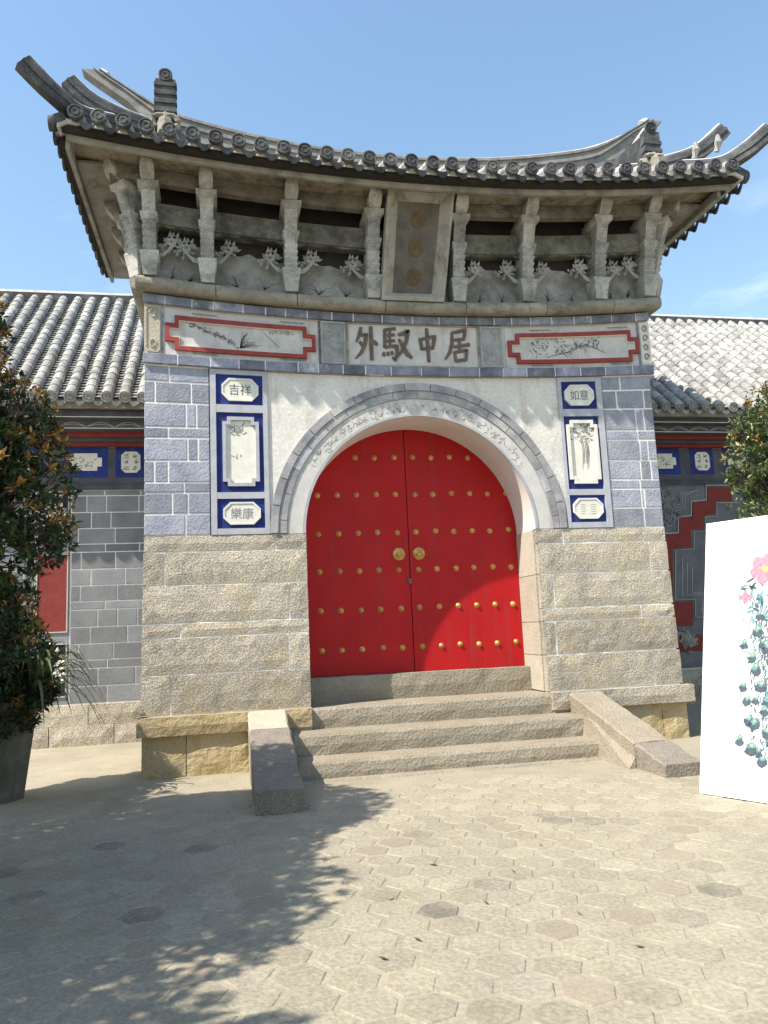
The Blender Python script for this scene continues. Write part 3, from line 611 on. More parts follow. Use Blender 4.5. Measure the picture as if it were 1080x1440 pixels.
# --- stone ledge above the frieze (half-round moulding in lengths)
xs = [XL - 0.10, -2.52, -1.5, -0.35, 0.75, 1.9, 2.9, XR + 0.18]
led = MB().box(XL - 0.06, XR + 0.13, -0.13, 2.15, 5.70, 5.845, 24).warp(WF).build('ledge', 'ledge_stone', gate)
for a, b in zip(xs[:-1], xs[1:]):
    n = 6; prof = [(-0.10, 5.692)] + [(-0.13 - 0.08 * math.cos(t), 5.772 + 0.08 * math.sin(t)) for t in [(-1.45 + 2.9 * k / 8) for k in range(9)]] + [(-0.10, 5.852)]
    vs = []; fs = []; m = len(prof)
    for i in range(n + 1):
        x = a + 0.005 + (b - a - 0.01) * i / n
        for (y, z) in prof: vs.append((x, y, z + noise.noise(Vector((x * 5, y * 9, z))) * 0.008))
    for i in range(n):
        for k in range(m): fs.append((i * m + k, i * m + (k + 1) % m, (i + 1) * m + (k + 1) % m, (i + 1) * m + k))
    fs += [tuple(range(m)), tuple(range((n + 1) * m - 1, n * m - 1, -1))]
    MB().add(vs, fs).warp(WF).build('moulding', 'ledge_stone', led, smooth=False)
for side in (-1, 1):
    x = XL - 0.10 if side < 0 else XR + 0.17
    MB().tube([(x, -0.10, 5.772), (x, 2.15, 5.772)], 0.078, 10).warp(WF).build('moulding', 'ledge_stone', led)

# --- eave: beams between brackets
RX = 0.15
def sagE(x): return 0.2 * ((x - RX) / 3.4) ** 2
def WE(p): x, y, z = p; return (x, y, z + sagE(x))
MB().box(XL - 0.12, XR + 0.2, -0.20, 0.05, 6.53, 6.80, 28).warp(WE).build('lower_beam', 'shaded_grimy_beam', gate)
MB().box(XL + 0.0, XR + 0.1, -0.03, 0.03, 6.795, 7.14, 28).warp(WE).build('recess_wall', 'dark_gap', gate)  # near-black colour stands in for the shade between the beams
MB().box(XL - 0.3, XR + 0.4, -0.40, -0.29, 6.955, 7.13, 28).warp(WE).build('upper_beam', 'beam_wood', gate)
MB().box(XL - 0.75, XR + 0.95, -0.755, -0.02, 7.135, 7.175, 32).warp(WE).build('eave_soffit', 'eave_board', gate)
MB().box(XL - 0.80, XR + 1.05, -0.80, -0.755, 7.06, 7.175, 32).warp(WE).build('eave_trim', 'eave_trim', gate)
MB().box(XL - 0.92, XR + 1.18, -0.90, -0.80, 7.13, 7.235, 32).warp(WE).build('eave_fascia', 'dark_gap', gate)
# uneven scalloped hangings under the lower beam
bx = [-3.32, -2.62, -1.57, -0.50, 0.66, 1.64, 2.71, 3.46]
for a, b in zip(bx[:-1], bx[1:]):
    if -0.6 < a < 0.0: continue
    poly = [(a + .05, 6.535)]; n = 14
    for k in range(n + 1):
        f = k / n; x = a + .06 + (b - a - .12) * f; poly.append((x, 6.50 + 0.05 * (abs(math.cos(f * math.pi * 3)) * (0.2 + abs(2 * f - 1))) * -1 + .035))
    poly.append((b - .05, 6.535))
    MB().prism(poly, -0.17, -0.13).warp(WE).build('scalloped_board', 'shaded_grimy_beam', gate)

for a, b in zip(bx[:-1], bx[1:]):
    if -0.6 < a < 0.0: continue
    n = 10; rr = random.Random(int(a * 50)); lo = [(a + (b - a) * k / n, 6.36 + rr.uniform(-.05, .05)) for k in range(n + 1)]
    MB().prism(lo + [(b, 6.54), (a, 6.54)], 0.004, 0.0185).warp(WE).build('painted_shade_strip', 'dark_gap', gate)  # jagged near-black strip painting the shade below the lower beam
# --- brackets
def make_bracket(parent):
    root = empty('bracket', (0, 0, 0)); root.parent = parent
    return root
def profile_solid(mb, secs):
    """secs: (z, halfwidth, yfront, yback) sections stacked"""
    vs = []; fs = []
    for z, hw, yf, yb in [(q[0], q[1] * .86, q[2], q[3]) for q in secs]: vs += [(-hw, yf, z), (hw, yf, z), (hw, yb, z), (-hw, yb, z)]
    for i in range(len(secs) - 1):
        for k in range(4): fs.append((4 * i + k, 4 * i + (k + 1) % 4, 4 * i + 4 + (k + 1) % 4, 4 * i + 4 + k))
    fs += [(3, 2, 1, 0), tuple(4 * (len(secs) - 1) + k for k in range(4))]
    return mb.add(vs, fs)
base_me = profile_solid(MB(), [(0.0, .095, -.19, .02), (.06, .10, -.20, .02), (.26, .135, -.245, .02), (.285, .135, -.245, .02)]).mesh('base_block', 'post_stone')
secs = [(.285, .10, -.20, .02)]; z = .285
for k in range(5):
    yf = -.20 - .02 * k; secs += [(z + .012, .085, yf + .012, .02), (z + .055, .098, yf - .018, .02), (z + .07, .098, yf - .02, .02)]; z += .075
shaft_me = profile_solid(MB(), secs).mesh('ribbed_shaft', 'post_stone')
up_me = profile_solid(MB(), [(.655, .105, -.30, .02), (.70, .12, -.33, .02), (.735, .12, -.33, .02), (.745, .09, -.31, .02), (.93, .095, -.38, .02), (.97, .10, -.40, .02)]).mesh('upper_arm', 'post_stone')
cap_me = profile_solid(MB(), [(.97, .10, -.40, .02), (1.0, .145, -.44, .02), (1.065, .15, -.45, .02)]).mesh('cap_block', 'post_stone')
nose_me = profile_solid(MB(), [(1.065, .085, -.47, .0), (1.12, .10, -.53, .0), (1.20, .095, -.58, .0), (1.28, .07, -.60, .0)]).mesh('nose_block', 'post_stone')
# carved flower beside a bracket (mirrored for the other side): stems and leafy rosette
def flower_mesh(sx):
    mb = MB(); rr = random.Random(9)
    for k in range(4):
        mb.tube([(sx * .10, -.10, .27 + .01 * k), (sx * (.17 + .01 * k), -.12, .28 + .02 * k), (sx * (.23 + .012 * k), -.12, .35 + .015 * k), (sx * (.25 + .02 * k), -.12, .42)], [.013, .012, .011, .008], 5)
    for k in range(44):
        a = rr.uniform(0, 6.28); r = rr.uniform(.02, .145); cx_ = sx * .26 + r * math.cos(a); cz_ = .46 + r * .8 * math.sin(a); y = -.13 + r * .5
        d = Vector((math.cos(a), -0.5, math.sin(a))).normalized(); s_ = Vector((-math.sin(a), 0, math.cos(a))); p = Vector((cx_, y, cz_)); l = rr.uniform(.04, .06); w = rr.uniform(.02, .03)
        q = [p - d * l * .4, p + s_ * w, p + d * l, p - s_ * w]; nrm = Vector((0, -.014, 0))
        mb.add([*q, p + nrm, p - nrm * 1.2], [(0, 1, 4), (1, 2, 4), (2, 3, 4), (3, 0, 4), (1, 0, 5), (2, 1, 5), (3, 2, 5), (0, 3, 5)])
    return mb.mesh('carved_flower', 'carved_pale')
mat('carved_pale', [(0.24, 0.235, 0.21), (0.42, 0.41, 0.38)], 6, 0.9, 0.5, 40, 0.01, 0.1)
flR, flL = flower_mesh(1), flower_mesh(-1)
def bracket(x, y, zb, rot, fl=(True, True), sc_=1.0):
    shaft = place('bracket', shaft_me, (x, y, zb), gate, (0, 0, rot), (sc_, sc_, sc_ * 1.035))
    for nm, me in (('base_block', base_me), ('upper_arm', up_me), ('cap_block', cap_me), ('nose_block', nose_me)):
        o = bpy.data.objects.new(nm, me); COL.objects.link(o); o.parent = shaft
    for s_, me in zip((0, 1), (flL, flR)):
        if fl[s_]:
            o = bpy.data.objects.new('carved_flower', me); COL.objects.link(o); o.parent = shaft
    return shaft
ZB = 5.85
for i, x in enumerate(bx):
    zb = WF((x, 0, ZB))[2]
    if i == 0: bracket(x, -0.02, zb, 0, (False, True))
    elif i == 7: bracket(x, -0.02, zb, 0, (True, False))
    elif i == 3: bracket(x, -0.02, zb, 0, (True, False))
    elif i == 4: bracket(x, -0.02, zb, 0, (False, True))
    else: bracket(x, -0.02, zb, 0)
for side in (-1, 1):
    xw = XL + 0.02 if side < 0 else XR + 0.06
    for y in (0.55, 1.25, 1.95): bracket(xw, y, WF((xw, 0, ZB))[2], -math.pi / 2 if side < 0 else math.pi / 2, (True, True))
    bracket(xw, 0.03, WF((xw, 0, ZB))[2] + .01, -math.pi / 4 if side < 0 else math.pi / 4, (False, False), 1.03)
    # side beams and soffits
    s = side; sg = sagE(xw) + 0.02
    for (o0, o1, z0, z1, m_, nm) in ((0.0, 0.2, 6.53, 6.80, 'shaded_grimy_beam', 'lower_beam'), (0, .05, 6.80, 7.13, 'dark_gap', 'recess_wall'), (.29, .40, 6.955, 7.13, 'beam_wood', 'upper_beam'), (.0, .78, 7.135, 7.17, 'eave_trim', 'eave_soffit'), (.78, .84, 7.06, 7.18, 'eave_trim', 'eave_trim'), (.84, .92, 7.14, 7.235, 'dark_gap', 'eave_fascia')):
        y0 = 0.055 if o0 < .05 and o1 < .3 else -0.37; y0 = -0.75 if o0 > .7 else y0
        xa_, xb_ = sorted((xw + s * (o0 + .01), xw + s * o1))
        MB().box(xa_, xb_, y0 + .006, 2.85 if o1 > .5 else 2.45, z0 + sg, z1 + sg + (0.0)).build(nm, m_, gate)
    # sloping plastered cove between wall and side eave
    vs = []; pr = [(0.10, 6.0), (0.30, 6.45), (0.55, 6.85), (0.80, 7.10)]
    mb = MB()
    for k, (a, z) in enumerate(pr): pass
# painted grass tufts on the wall between brackets
mb = MB(); rr = random.Random(31)
for a, b in zip(bx[:-1], bx[1:]):
    if -0.6 < a < 0: continue
    for q in (0.35, 0.68):
        x = a + (b - a) * q
        for k in range(12):
            an = rr.uniform(.3, 2.85); r = rr.uniform(.08, .24); mb.stroke([(x, 5.93), (x + r * .5 * math.cos(an), 5.93 + r * .7 * math.sin(an)), (x + r * math.cos(an), 5.93 + r * .9 * math.sin(an))], [.008, .009, .002], 0.0155, .003)
mb.warp(WF).build('grass_painting', 'ink_soft', topw)

# ---------------------------------------------------------------- gate roof
EY0, EY1, RYY, EHW = -1.0, 2.95, 1.0, 4.50
def eave(x): return 7.30 + 0.2 * ((x - RX) / 3.4) ** 2
def ridge_top(x):
    u = abs(x - RX); return 8.66 + 0.27 * (u / 2.65) ** 2 + 0.24 * max(0, (u - 2.9) / 1.25) ** 2
def zroof(x, y):
    u = EHW - abs(x - RX); v = (y - EY0) if y < RYY else (EY1 - y)
    s = min(max(v, 0) / 1.95, 1); e = eave(x); r = 8.22 + 0.30 * (min(abs(x - RX), 3.2) / 3.2) ** 2
    zf = e + (r - e) * (0.72 * s + 0.28 * s * s)
    if u < 1.25:
        su = max(u, 0) / 1.25; zs = (7.30 + 0.2 * (EHW / 3.4) ** 2 - 0.10) + 0.75 * (0.75 * su + 0.25 * su * su); return min(zf, zs + 0.0)
    return zf
roof = None
mb = MB(); nx, ny = 72, 40; vs = []; fs = []
for j in range(ny + 1):
    for i in range(nx + 1):
        x = RX - EHW + .07 + 2 * (EHW - .07) * i / nx; y = EY0 + .07 + (EY1 - EY0 - .14) * j / ny; vs.append((x, y, zroof(x, y) - 0.085))
k0 = len(vs); vs += [(x, y, z - 0.05) for x, y, z in vs]
for j in range(ny):
    for i in range(nx): a = j * (nx + 1) + i; fs += [(a, a + 1, a + nx + 2, a + nx + 1), (k0 + a + nx + 1, k0 + a + nx + 2, k0 + a + 1, k0 + a)]
for i in range(nx):
    fs.append((i + 1, i, k0 + i, k0 + i + 1)); a = ny * (nx + 1) + i; fs.append((a, a + 1, k0 + a + 1, k0 + a))
for j in range(ny):
    a = j * (nx + 1); b = a + nx + 1; fs.append((a, b, k0 + b, k0 + a)); a += nx; b += nx; fs.append((b, a, k0 + a, k0 + b))
roof = mb.add(vs, fs).build('roof', 'ridge_cap', gate)
# end disc with raised ring and roll tile rows
def disc_mesh(name, r, m):
    mb = MB(); n = 16; prof = [(0, -.012), (.30, -.012), (.34, -.020), (.48, -.020), (.52, -.010), (.80, -.010), (.84, -.024), (1.0, -.022), (1.0, .05)]
    vs = []; fs = []
    for q, (rr_, y) in enumerate(prof):
        for k in range(n): a = 2 * math.pi * k / n; vs.append((r * rr_ * math.cos(a), y, r * rr_ * math.sin(a)))
    for q in range(len(prof) - 1):
        for k in range(n): fs.append((q * n + k, q * n + (k + 1) % n, (q + 1) * n + (k + 1) % n, (q + 1) * n + k))
    return mb.add(vs, fs).mesh(name, m)
disc_me = disc_mesh('end_tile', 0.088, 'old_tile')
def drip_mesh(name, w, m):
    mb = MB(); n = 8; vs = []; fs = []
    for i in range(n + 1):
        f = i / n; x = (f - .5) * w; sag = 0.075 * math.sin(math.pi * f); tip = 0.045 * (math.sin(math.pi * f)) ** 2 + 0.022
        for y in (-.012, .012): vs += [(x, y, -sag - tip), (x, y, -sag + .012)]
    for i in range(n):
        a = 4 * i; b = a + 4; fs += [(a, a + 1, b + 1, b), (a + 3, a + 2, b + 2, b + 3), (a + 1, a + 3, b + 3, b + 1), (a + 2, a, b, b + 2)]
    return mb.add(vs, fs).mesh(name, m)
NT = 33; TX = [RX - 4.22 + (8.45) * i / (NT - 1) for i in range(NT)]; TW = TX[1] - TX[0]
drip_me = drip_mesh('drip_tile', TW * 0.92, 'old_tile')
for i, x in enumerate(TX):
    u = EHW - abs(x - RX); ymax = min(RYY, EY0 + max(u, 0.12)) if u < 1.25 else RYY
    n = max(3, int((ymax - EY0) / .13)); path = [(x, EY0 + 0.01 + (ymax - EY0 - .01) * k / n, zroof(x, EY0 + 0.01 + (ymax - EY0 - .01) * k / n) - 0.02) for k in range(n + 1)]
    rad = [0.080 + 0.006 * (k % 2) for k in range(n + 1)]
    row = MB().tube(path, rad, 10).build('tile_row', 'pale_tile', roof, smooth=False)
    place('end_tile', disc_me, (x + R_.uniform(-.008, .008), EY0 - 0.005, eave(x) + R_.uniform(-.008, .008)), roof, (R_.uniform(-.08, .03), R_.uniform(-.5, .5), R_.uniform(-.06, .06)))
    if i < NT - 1:
        xm = x + TW / 2; sl = (eave(x + TW) - eave(x)) / TW
        place('drip_tile', drip_me, (xm, EY0 + 0.03, eave(xm) - 0.035), roof, (0, -math.atan(sl), 0))
for side in (-1, 1):
    xs_ = RX + side * EHW; y = EY0 + 0.14; k = 0
    while y < EY1 - 0.1:
        zc = zroof(xs_ - side * .01, 1.0) if False else 7.30 + 0.2 * (EHW / 3.4) ** 2 - 0.08
        umax = min(1.25, y - EY0, EY1 - y) ; umax = max(umax, 0.15)
        path = [(xs_ - side * (umax * q / 4), y, 7.30 + 0.2 * (EHW / 3.4) ** 2 - 0.10 + 0.75 * (0.75 * (umax * q / 4) / 1.25 + 0.25 * ((umax * q / 4) / 1.25) ** 2) - .02) for q in range(5)]
        MB().tube(path, 0.088, 8).build('tile_row', 'old_tile', roof)
        place('end_tile', disc_me, (xs_ + side * .005, y, path[0][2] + 0.0), roof, (0, 0, -side * -math.pi / 2 if side > 0 else -math.pi / 2))
        if y + TW < EY1 - 0.1: place('drip_tile', drip_me, (xs_ - side * .02, y + TW / 2, path[0][2] - .04), roof, (0, 0, math.pi / 2))
        y += TW; k += 1
# main ridge
n = 44; H2 = 4.22; px_ = [RX - H2 + 2 * H2 * i / n for i in range(n + 1)]
rprof = [(-.10, -.50), (-.10, -.22), (-.13, -.22), (-.13, -.17), (-.09, -.17), (-.09, -.09), (-.12, -.09), (-.12, -.05), (.12, -.05), (.12, -.09), (.09, -.09), (.09, -.17), (.13, -.17), (.13, -.22), (.10, -.22), (.10, -.50)]
ridge = MB().sweep([(x, RYY, ridge_top(x)) for x in px_], rprof)
ridge.v = [(x, y, ridge_top(x) + (z - ridge_top(x)) * (1 - .62 * max(0, min(1, (abs(x - RX) - 3.3) / .6)))) for x, y, z in ridge.v]
ridge = ridge.build('ridge', 'pan_tile', roof)
MB().sweep([(x, RYY, ridge_top(x)) for x in px_], [(.085 * math.cos(a), -.05 + .06 * math.sin(a)) for a in [math.pi * k / 6 for k in range(7)]]).build('ridge_cap', 'ridge_cap', roof)
for side in (-1, 1):
    xt = RX + side * H2
    MB().tube([(xt - side * .02, RYY, ridge_top(xt) - .06), (xt + side * .06, RYY, ridge_top(xt) + .02)], [.10, .075], 8).build('ridge_tip', 'ridge_cap', roof)
hprof = [(-.075, -.22), (-.075, -.12), (-.095, -.12), (-.095, -.07), (-.07, -.07), (-.07, .0), (-.05, .045), (0, .06), (.05, .045), (.07, .0), (.07, -.07), (.095, -.07), (.095, -.12), (.075, -.12), (.075, -.22)]
hprof = [(x_ * .85, z_ * .8) for x_, z_ in hprof]
def smooth_path(pts, n=5):
    o = []; pts = [Vector(p) for p in pts]
    for i in range(len(pts) - 1):
        p0 = pts[max(i - 1, 0)]; p1 = pts[i]; p2 = pts[i + 1]; p3 = pts[min(i + 2, len(pts) - 1)]
        for k in range(n):
            t = k / n; o.append(0.5 * ((2 * p1) + (p2 - p0) * t + (2 * p0 - 5 * p1 + 4 * p2 - p3) * t * t + (3 * p1 - p0 - 3 * p2 + p3) * t ** 3))
    o.append(pts[-1]); return o
for side in (-1, 1):
    f = lambda u, y, z: (RX + side * u, y, z)
    h1 = smooth_path([f(3.25, .20, 8.22), f(3.8, -.33, 8.0), f(4.2, -.72, 7.83), f(4.42, -.97, 7.88), f(4.72, -1.12, 8.13)])
    MB().sweep(h1, hprof).build('hip_ridge', 'old_tile', roof)
    h2 = smooth_path([f(3.35, -.20, 8.06), f(3.75, -.34, 8.09), f(4.12, -.42, 8.22), f(4.36 if side < 0 else 4.52, -.46, 8.42 if side < 0 else 8.56)])
    MB().sweep(h2, hprof).build('hip_ridge', 'old_tile', roof)
    for hh in (h1, h2): MB().sweep(hh, [(-.045, .034), (-.03, .052), (0, .060), (.03, .052), (.045, .034)]).build('hip_cap', 'ridge_cap', roof)
    # falling ridge with a blunt front block and round cap tile
    B3 = 3.27 if side < 0 else 3.52
    h3 = [f(B3, RYY - .05, 8.86), f(B3, .55, 8.66), f(B3, .2, 8.60), f(B3, -.2, 8.66 if side < 0 else 8.52)]
    DZ = -.14 if side > 0 else 0.0
    MB().sweep(smooth_path(h3), [(-.10, -.5), (-.10, -.02), (.10, -.02), (.10, -.5)]).build('falling_ridge', 'old_tile', roof)
    blk = MB().box(RX + side * B3 - .125, RX + side * B3 + .125, -.29, -.19, 8.10, 8.66 + DZ)
    for zq in ((8.20, 8.32, 8.44, 8.56) if side < 0 else (8.20, 8.32)): blk.box(RX + side * B3 - .14, RX + side * B3 + .14, -.305, -.20, zq, zq + .05)
    blk.build('ridge_block', 'old_tile', roof)
    place('end_tile', disc_me, (RX + side * B3, -.28, 8.72 + DZ), roof)
    MB().tube([f(B3, -.27, 8.72 + DZ), f(B3, .3, 8.66 + DZ)], .09, 10).build('ridge_cap', 'ridge_cap', roof)
    # scrolled ornament under the block
    mb = MB(); cx_ = RX + side * B3
    for q in (-1, 1): mb.tube([(cx_ + q * (.05 + .11 * math.cos(t) * (1 - t * .09)), -.32, 8.04 + .10 * math.sin(t) * (1 - t * .09)) for t in [k * .5 - .9 for k in range(11)]], [.045, .045, .042, .04, .038, .036, .034, .03, .026, .022, .015], 6)
    mb.tube([(cx_, -.36, 7.84), (cx_, -.30, 8.0), (cx_, -.24, 8.16)], [.09, .11, .08], 8)
    mb.build('ridge_ornament', 'ledge_stone', roof)
    if side < 0: continue
    mb = MB()
    for q in (0, 1): MB().tube([f(4.0 + .22 * q, -.52 - .2 * q, 7.98), f(4.02 + .22 * q, -.56 - .2 * q, 8.10), f(4.0 + .22 * q, -.58 - .2 * q, 8.20)], [.04, .055, .02], 6).build('ridge_figure', 'pale_tile', roof)
# dry grass growing on the roof
mb = MB(); rr = random.Random(17)
for k in range(260):
    x = RX + rr.gauss(2.55, .28) if k < 180 else rr.uniform(-3, 3.2); y = EY0 + rr.uniform(.5, 1.8); z = zroof(x, y) + .02
    h = rr.uniform(.06, .22 if k < 180 else .10); dx = rr.uniform(-.06, .06); w = .006
    mb.add([(x - w, y, z), (x + w, y, z), (x + dx, y + rr.uniform(-.05, .05), z + h)], [(0, 1, 2)])
tag(mb.build('roof_grass', 'dry_grass', roof, recalc=False), kind='stuff')

# ---------------------------------------------------------------- door
def leaf_poly(x0, x1, z0, r):
    pts = [(x0, z0), (x1, z0)]; n = 24
    for k in range(n + 1):
        x = x1 + (x0 - x1) * k / n; d = x - AXC; pts.append((x, AZC + 0.02 + math.sqrt(max(r * r - d * d, 0.0))))
    return pts
SEAM = 0.012
for side in (0, 1):
    x0, x1 = (OL - 0.06, SEAM - 0.004) if side == 0 else (SEAM + 0.004, OR_ + 0.06)
    leaf = MB().prism(leaf_poly(x0, x1, 0.995, AR + 0.075), DY - (0.0 if side == 0 else 0.006), DY + 0.07).build('door_leaf', 'door_red', gate)
    if side == 1: MB().box(SEAM + .004, SEAM + .05, DY - .014, DY - .006, 1.0, 4.28).build('door_stile', 'door_red', leaf)
    stud_prof = [(0.0, -.030), (.010, -.029), (.020, -.024), (.026, -.014), (.030, -.006), (.038, -.004), (.040, .0)]
    if side == 0:
        mb = MB(); vs = []; fs = []; m = 12
        for (r, y) in stud_prof:
            for k in range(m): vs.append((r * math.cos(2 * math.pi * k / m), y, r * math.sin(2 * math.pi * k / m)))
        for q in range(len(stud_prof) - 1):
            for k in range(m): fs.append((q * m + k, q * m + (k + 1) % m, (q + 1) * m + (k + 1) % m, (q + 1) * m + k))
        stud_me = mb.add(vs, fs).mesh('door_stud', 'brass', True)
    for r, z in enumerate((1.318, 1.842, 2.362, 2.877, 3.402, 3.922)):
        for c in range(6):
            x = (-0.14 - 0.271 * c) if side == 0 else (0.128 + 0.2665 * c)
            if math.hypot(x - AXC, max(0, z - AZC)) > AR - 0.06 + (0.10 if side else 0): continue
            if r == 5 and c > 3: continue
            place('door_stud', stud_me, (x + R_.uniform(-.008, .008), DY - (0.006 if side else 0) + .001, z + R_.uniform(-.008, .008)), leaf)
    kx = -0.135 if side == 0 else 0.145; kz = 2.575
    mb = MB(); vs = []; fs = []; m = 20; pf = [(0, -.05), (.02, -.05), (.035, -.042), (.05, -.028), (.07, -.02), (.085, -.014), (.09, 0)]
    for (r, y) in pf:
        for k in range(m): vs.append((kx + r * math.cos(2 * math.pi * k / m), DY - .006 + y, kz + r * math.sin(2 * math.pi * k / m)))
    for q in range(len(pf) - 1):
        for k in range(m): fs.append((q * m + k, q * m + (k + 1) % m, (q + 1) * m + (k + 1) % m, (q + 1) * m + k))
    mb.add(vs, fs).build('door_knocker', 'brass', leaf, smooth=True)
    mb = MB().tube([(kx + .045 * math.cos(a), DY - .062, kz - .03 + .045 * math.sin(a)) for a in [2 * math.pi * k / 16 for k in range(17)]], .007, 6, cap=False); mb.build('knocker_ring', 'brass', leaf, smooth=True)
    if side == 0: MB().box(SEAM - .03, SEAM + .002, DY - .035, DY, 2.17, 2.24).build('door_lock', 'ink', leaf)
MB().box(OL - .05, OR_ + .05, DY + .075, DY + .10, 0.7, 4.45).build('door_backing', 'dark_gap', gate)
# threshold
for a, b in ((OL + .013, 0.9), (0.9, OR_ - .013)):
    MB().rough(a + .003, b - .003, 0.672, 0.99, DY + .1, 0.48, cell=.16, amp=.012, seed=a + 3).build('threshold_stone', 'step_stone', gate)

# ---------------------------------------------------------------- hanging plaque
hp = tag(empty('name_board', (0.06, -0.12, 5.88)), 'weathered wooden name board leaning forward under the eaves with three faded gold characters', 'name board')
def PB(u, v, d):    # u across, v up the board (0..1.36), d depth out of the board
    f = v / 1.39; return (0.015 + u + .085 * f, -0.13 - 0.46 * f - d * 0.95, 5.85 + 1.415 * f + d * -0.3)
def pb_ring(o, i, d0, d1, name, m, par):
    mb = MB(); vs = []; n = len(o)
    for d in (d1, d0):
        for lst in (o, i): vs += [PB(u, v, d) for u, v in lst]
    fs = []
    for k in range(n):
        j = (k + 1) % n; fs += [(k, j, n + j, n + k), (2 * n + j, 2 * n + k, 3 * n + k, 3 * n + j), (j, k, 2 * n + k, 2 * n + j), (n + k, n + j, 3 * n + j, 3 * n + k)]
    return mb.add(vs, fs).build(name, m, par)
hw0, hw1 = 0.425, 0.44
out_ = [(-hw0, 0), (hw0, 0), (hw1, 1.39), (-hw1, 1.39)]; in_ = [(-hw0 + .16, .10), (hw0 - .16, .10), (hw1 - .16, 1.17), (-hw1 + .16, 1.17)]
# sloping frame: outer edge proud, inner edge deep
mb = MB(); vs = [PB(u, v, .10) for u, v in out_] + [PB(u * .93, .05 + v * .94, .10) for u, v in out_] + [PB(u, v, .0) for u, v in in_] + [PB(u, v, -.05) for u, v in out_]; fs = []
for k in range(4):
    j = (k + 1) % 4; fs += [(k, j, 4 + j, 4 + k), (4 + k, 4 + j, 8 + j, 8 + k), (12 + k, 12 + j, j, k)]
fs.append((15, 14, 13, 12)); mb.add(vs, fs).build('frame', 'plaque_frame', hp)
pbp = MB().add([PB(u, v, .004) for u, v in in_] + [PB(u, v, -.02) for u, v in in_], [(0, 1, 2, 3), (0, 4, 5, 1), (1, 5, 6, 2), (2, 6, 7, 3), (3, 7, 4, 0), (7, 6, 5, 4)]).build('panel', 'plaque_wood', hp)
GP = [GL['ju'], GL['zhong'], GL['wai']]
for q in range(3):
    mb = MB(); cv = .30 + .34 * q; rr = random.Random(50 + q); m_ = 18
    pts = [(.105 * (1 + rr.uniform(-.14, .1)) * math.cos(2 * math.pi * k / m_), cv + .105 * (1 + rr.uniform(-.14, .1)) * math.sin(2 * math.pi * k / m_)) for k in range(m_)]
    mb.add([PB(u, v, .010) for u, v in pts] + [PB(u, v, .003) for u, v in pts], [tuple(range(m_))] + [(k, m_ + k, m_ + (k + 1) % m_, (k + 1) % m_) for k in range(m_)])
    mb.build('character', 'ochre', hp)

# ---------------------------------------------------------------- steps
st = tag(empty('stone_steps', (0, -0.6, 0)), 'three worn granite steps between two sloping stone cheeks below the red door', 'steps')
def step_block(a, b, y0, y1, z0, z1, m, name='step', seed=0.0):
    mb = MB(); n = max(3, int((b - a) / .18)); vs = []; fs = []; sec = 7
    for i in range(n + 1):
        x = a + (b - a) * i / n; j = lambda q: noise.noise(Vector((x * 4, q * 3.1, seed))) * .016
        vs += [(x, y1, z0), (x, y0 + j(1), z0), (x, y0 + j(2) - .01, z0 + (z1 - z0) * .5), (x, y0 + j(3) + .004, z1 - .03), (x, y0 + j(3) + .025, z1 + j(4) * .4), (x, (y0 + y1) / 2, z1 + j(5) * .4), (x, y1, z1)]
    for i in range(n):
        for k in range(sec): fs.append((i * sec + k, i * sec + (k + 1) % sec, (i + 1) * sec + (k + 1) % sec, (i + 1) * sec + k))
    fs += [tuple(range(sec)), tuple(range((n + 1) * sec - 1, n * sec - 1, -1))]
    return mb.add(vs, fs).build(name, m, st)
step_block(-1.70, 0.95, -1.02, -.45, -.04, .195, 'step_stone', seed=1); step_block(.956, 1.80, -1.02, -.45, -.04, .195, 'step_stone', seed=2)
step_block(-1.72, 1.82, -.57, -.02, .19, .43, 'step_stone', seed=3)
step_block(-1.46, 1.6, -.10, .60, .42, .672, 'step_stone', seed=4); step_block(1.605, 2.0, -.13, .0, .42, .674, 'granite_pale', seed=5); step_block(-1.72, -1.465, -.13, .0, .42, .674, 'granite_pale', seed=5.5)
step_block(-1.74, 1.85, -1.17, -.9, -.05, .022, 'step_stone', 'apron_stone', seed=6)
def cheek(x0, x1, segs, name='cheek_stone'):
    for (ya, za, yb, zb, m, sd) in segs:
        mb = MB(); n = 8; vs = []; fs = []
        for i in range(n + 1):
            y = ya + (yb - ya) * i / n; z = za + (zb - za) * i / n
            j = lambda q: noise.noise(Vector((y * 5, q * 2.7, sd))) * .014
            vs += [(x0 + j(1), y, -.04), (x0 + j(2), y, z - .02 + j(3)), (x0 + .02 + j(2), y, z + j(4)), ((x0 + x1) / 2, y, z + j(7)), (x1 - .02 + j(5), y, z + j(4)), (x1 + j(5), y, z - .02 + j(3)), (x1 + j(6), y, -.04)]
        for i in range(n):
            for k in range(7): fs.append((i * 7 + k, i * 7 + (k + 1) % 7, (i + 1) * 7 + (k + 1) % 7, (i + 1) * 7 + k))
        fs += [tuple(range(7)), tuple(range((n + 1) * 7 - 1, n * 7 - 1, -1))]
        mb.add(vs, fs).build(name, m, st)
cheek(-2.21, -1.775, [(-.20, .695, -.85, .56, 'granite_pale', 1.0), (-.856, .555, -1.83, .345, 'granite_dark', 2.0), (-1.838, .34, -2.42, .215, 'granite_dark', 3.0)])
cheek(1.80, 2.235, [(-.20, .675, -1.05, .45, 'step_stone', 4.0), (-1.056, .45, -1.75, .27, 'step_stone', 5.0), (-1.758, .26, -2.34, .125, 'granite_dark', 6.0)])
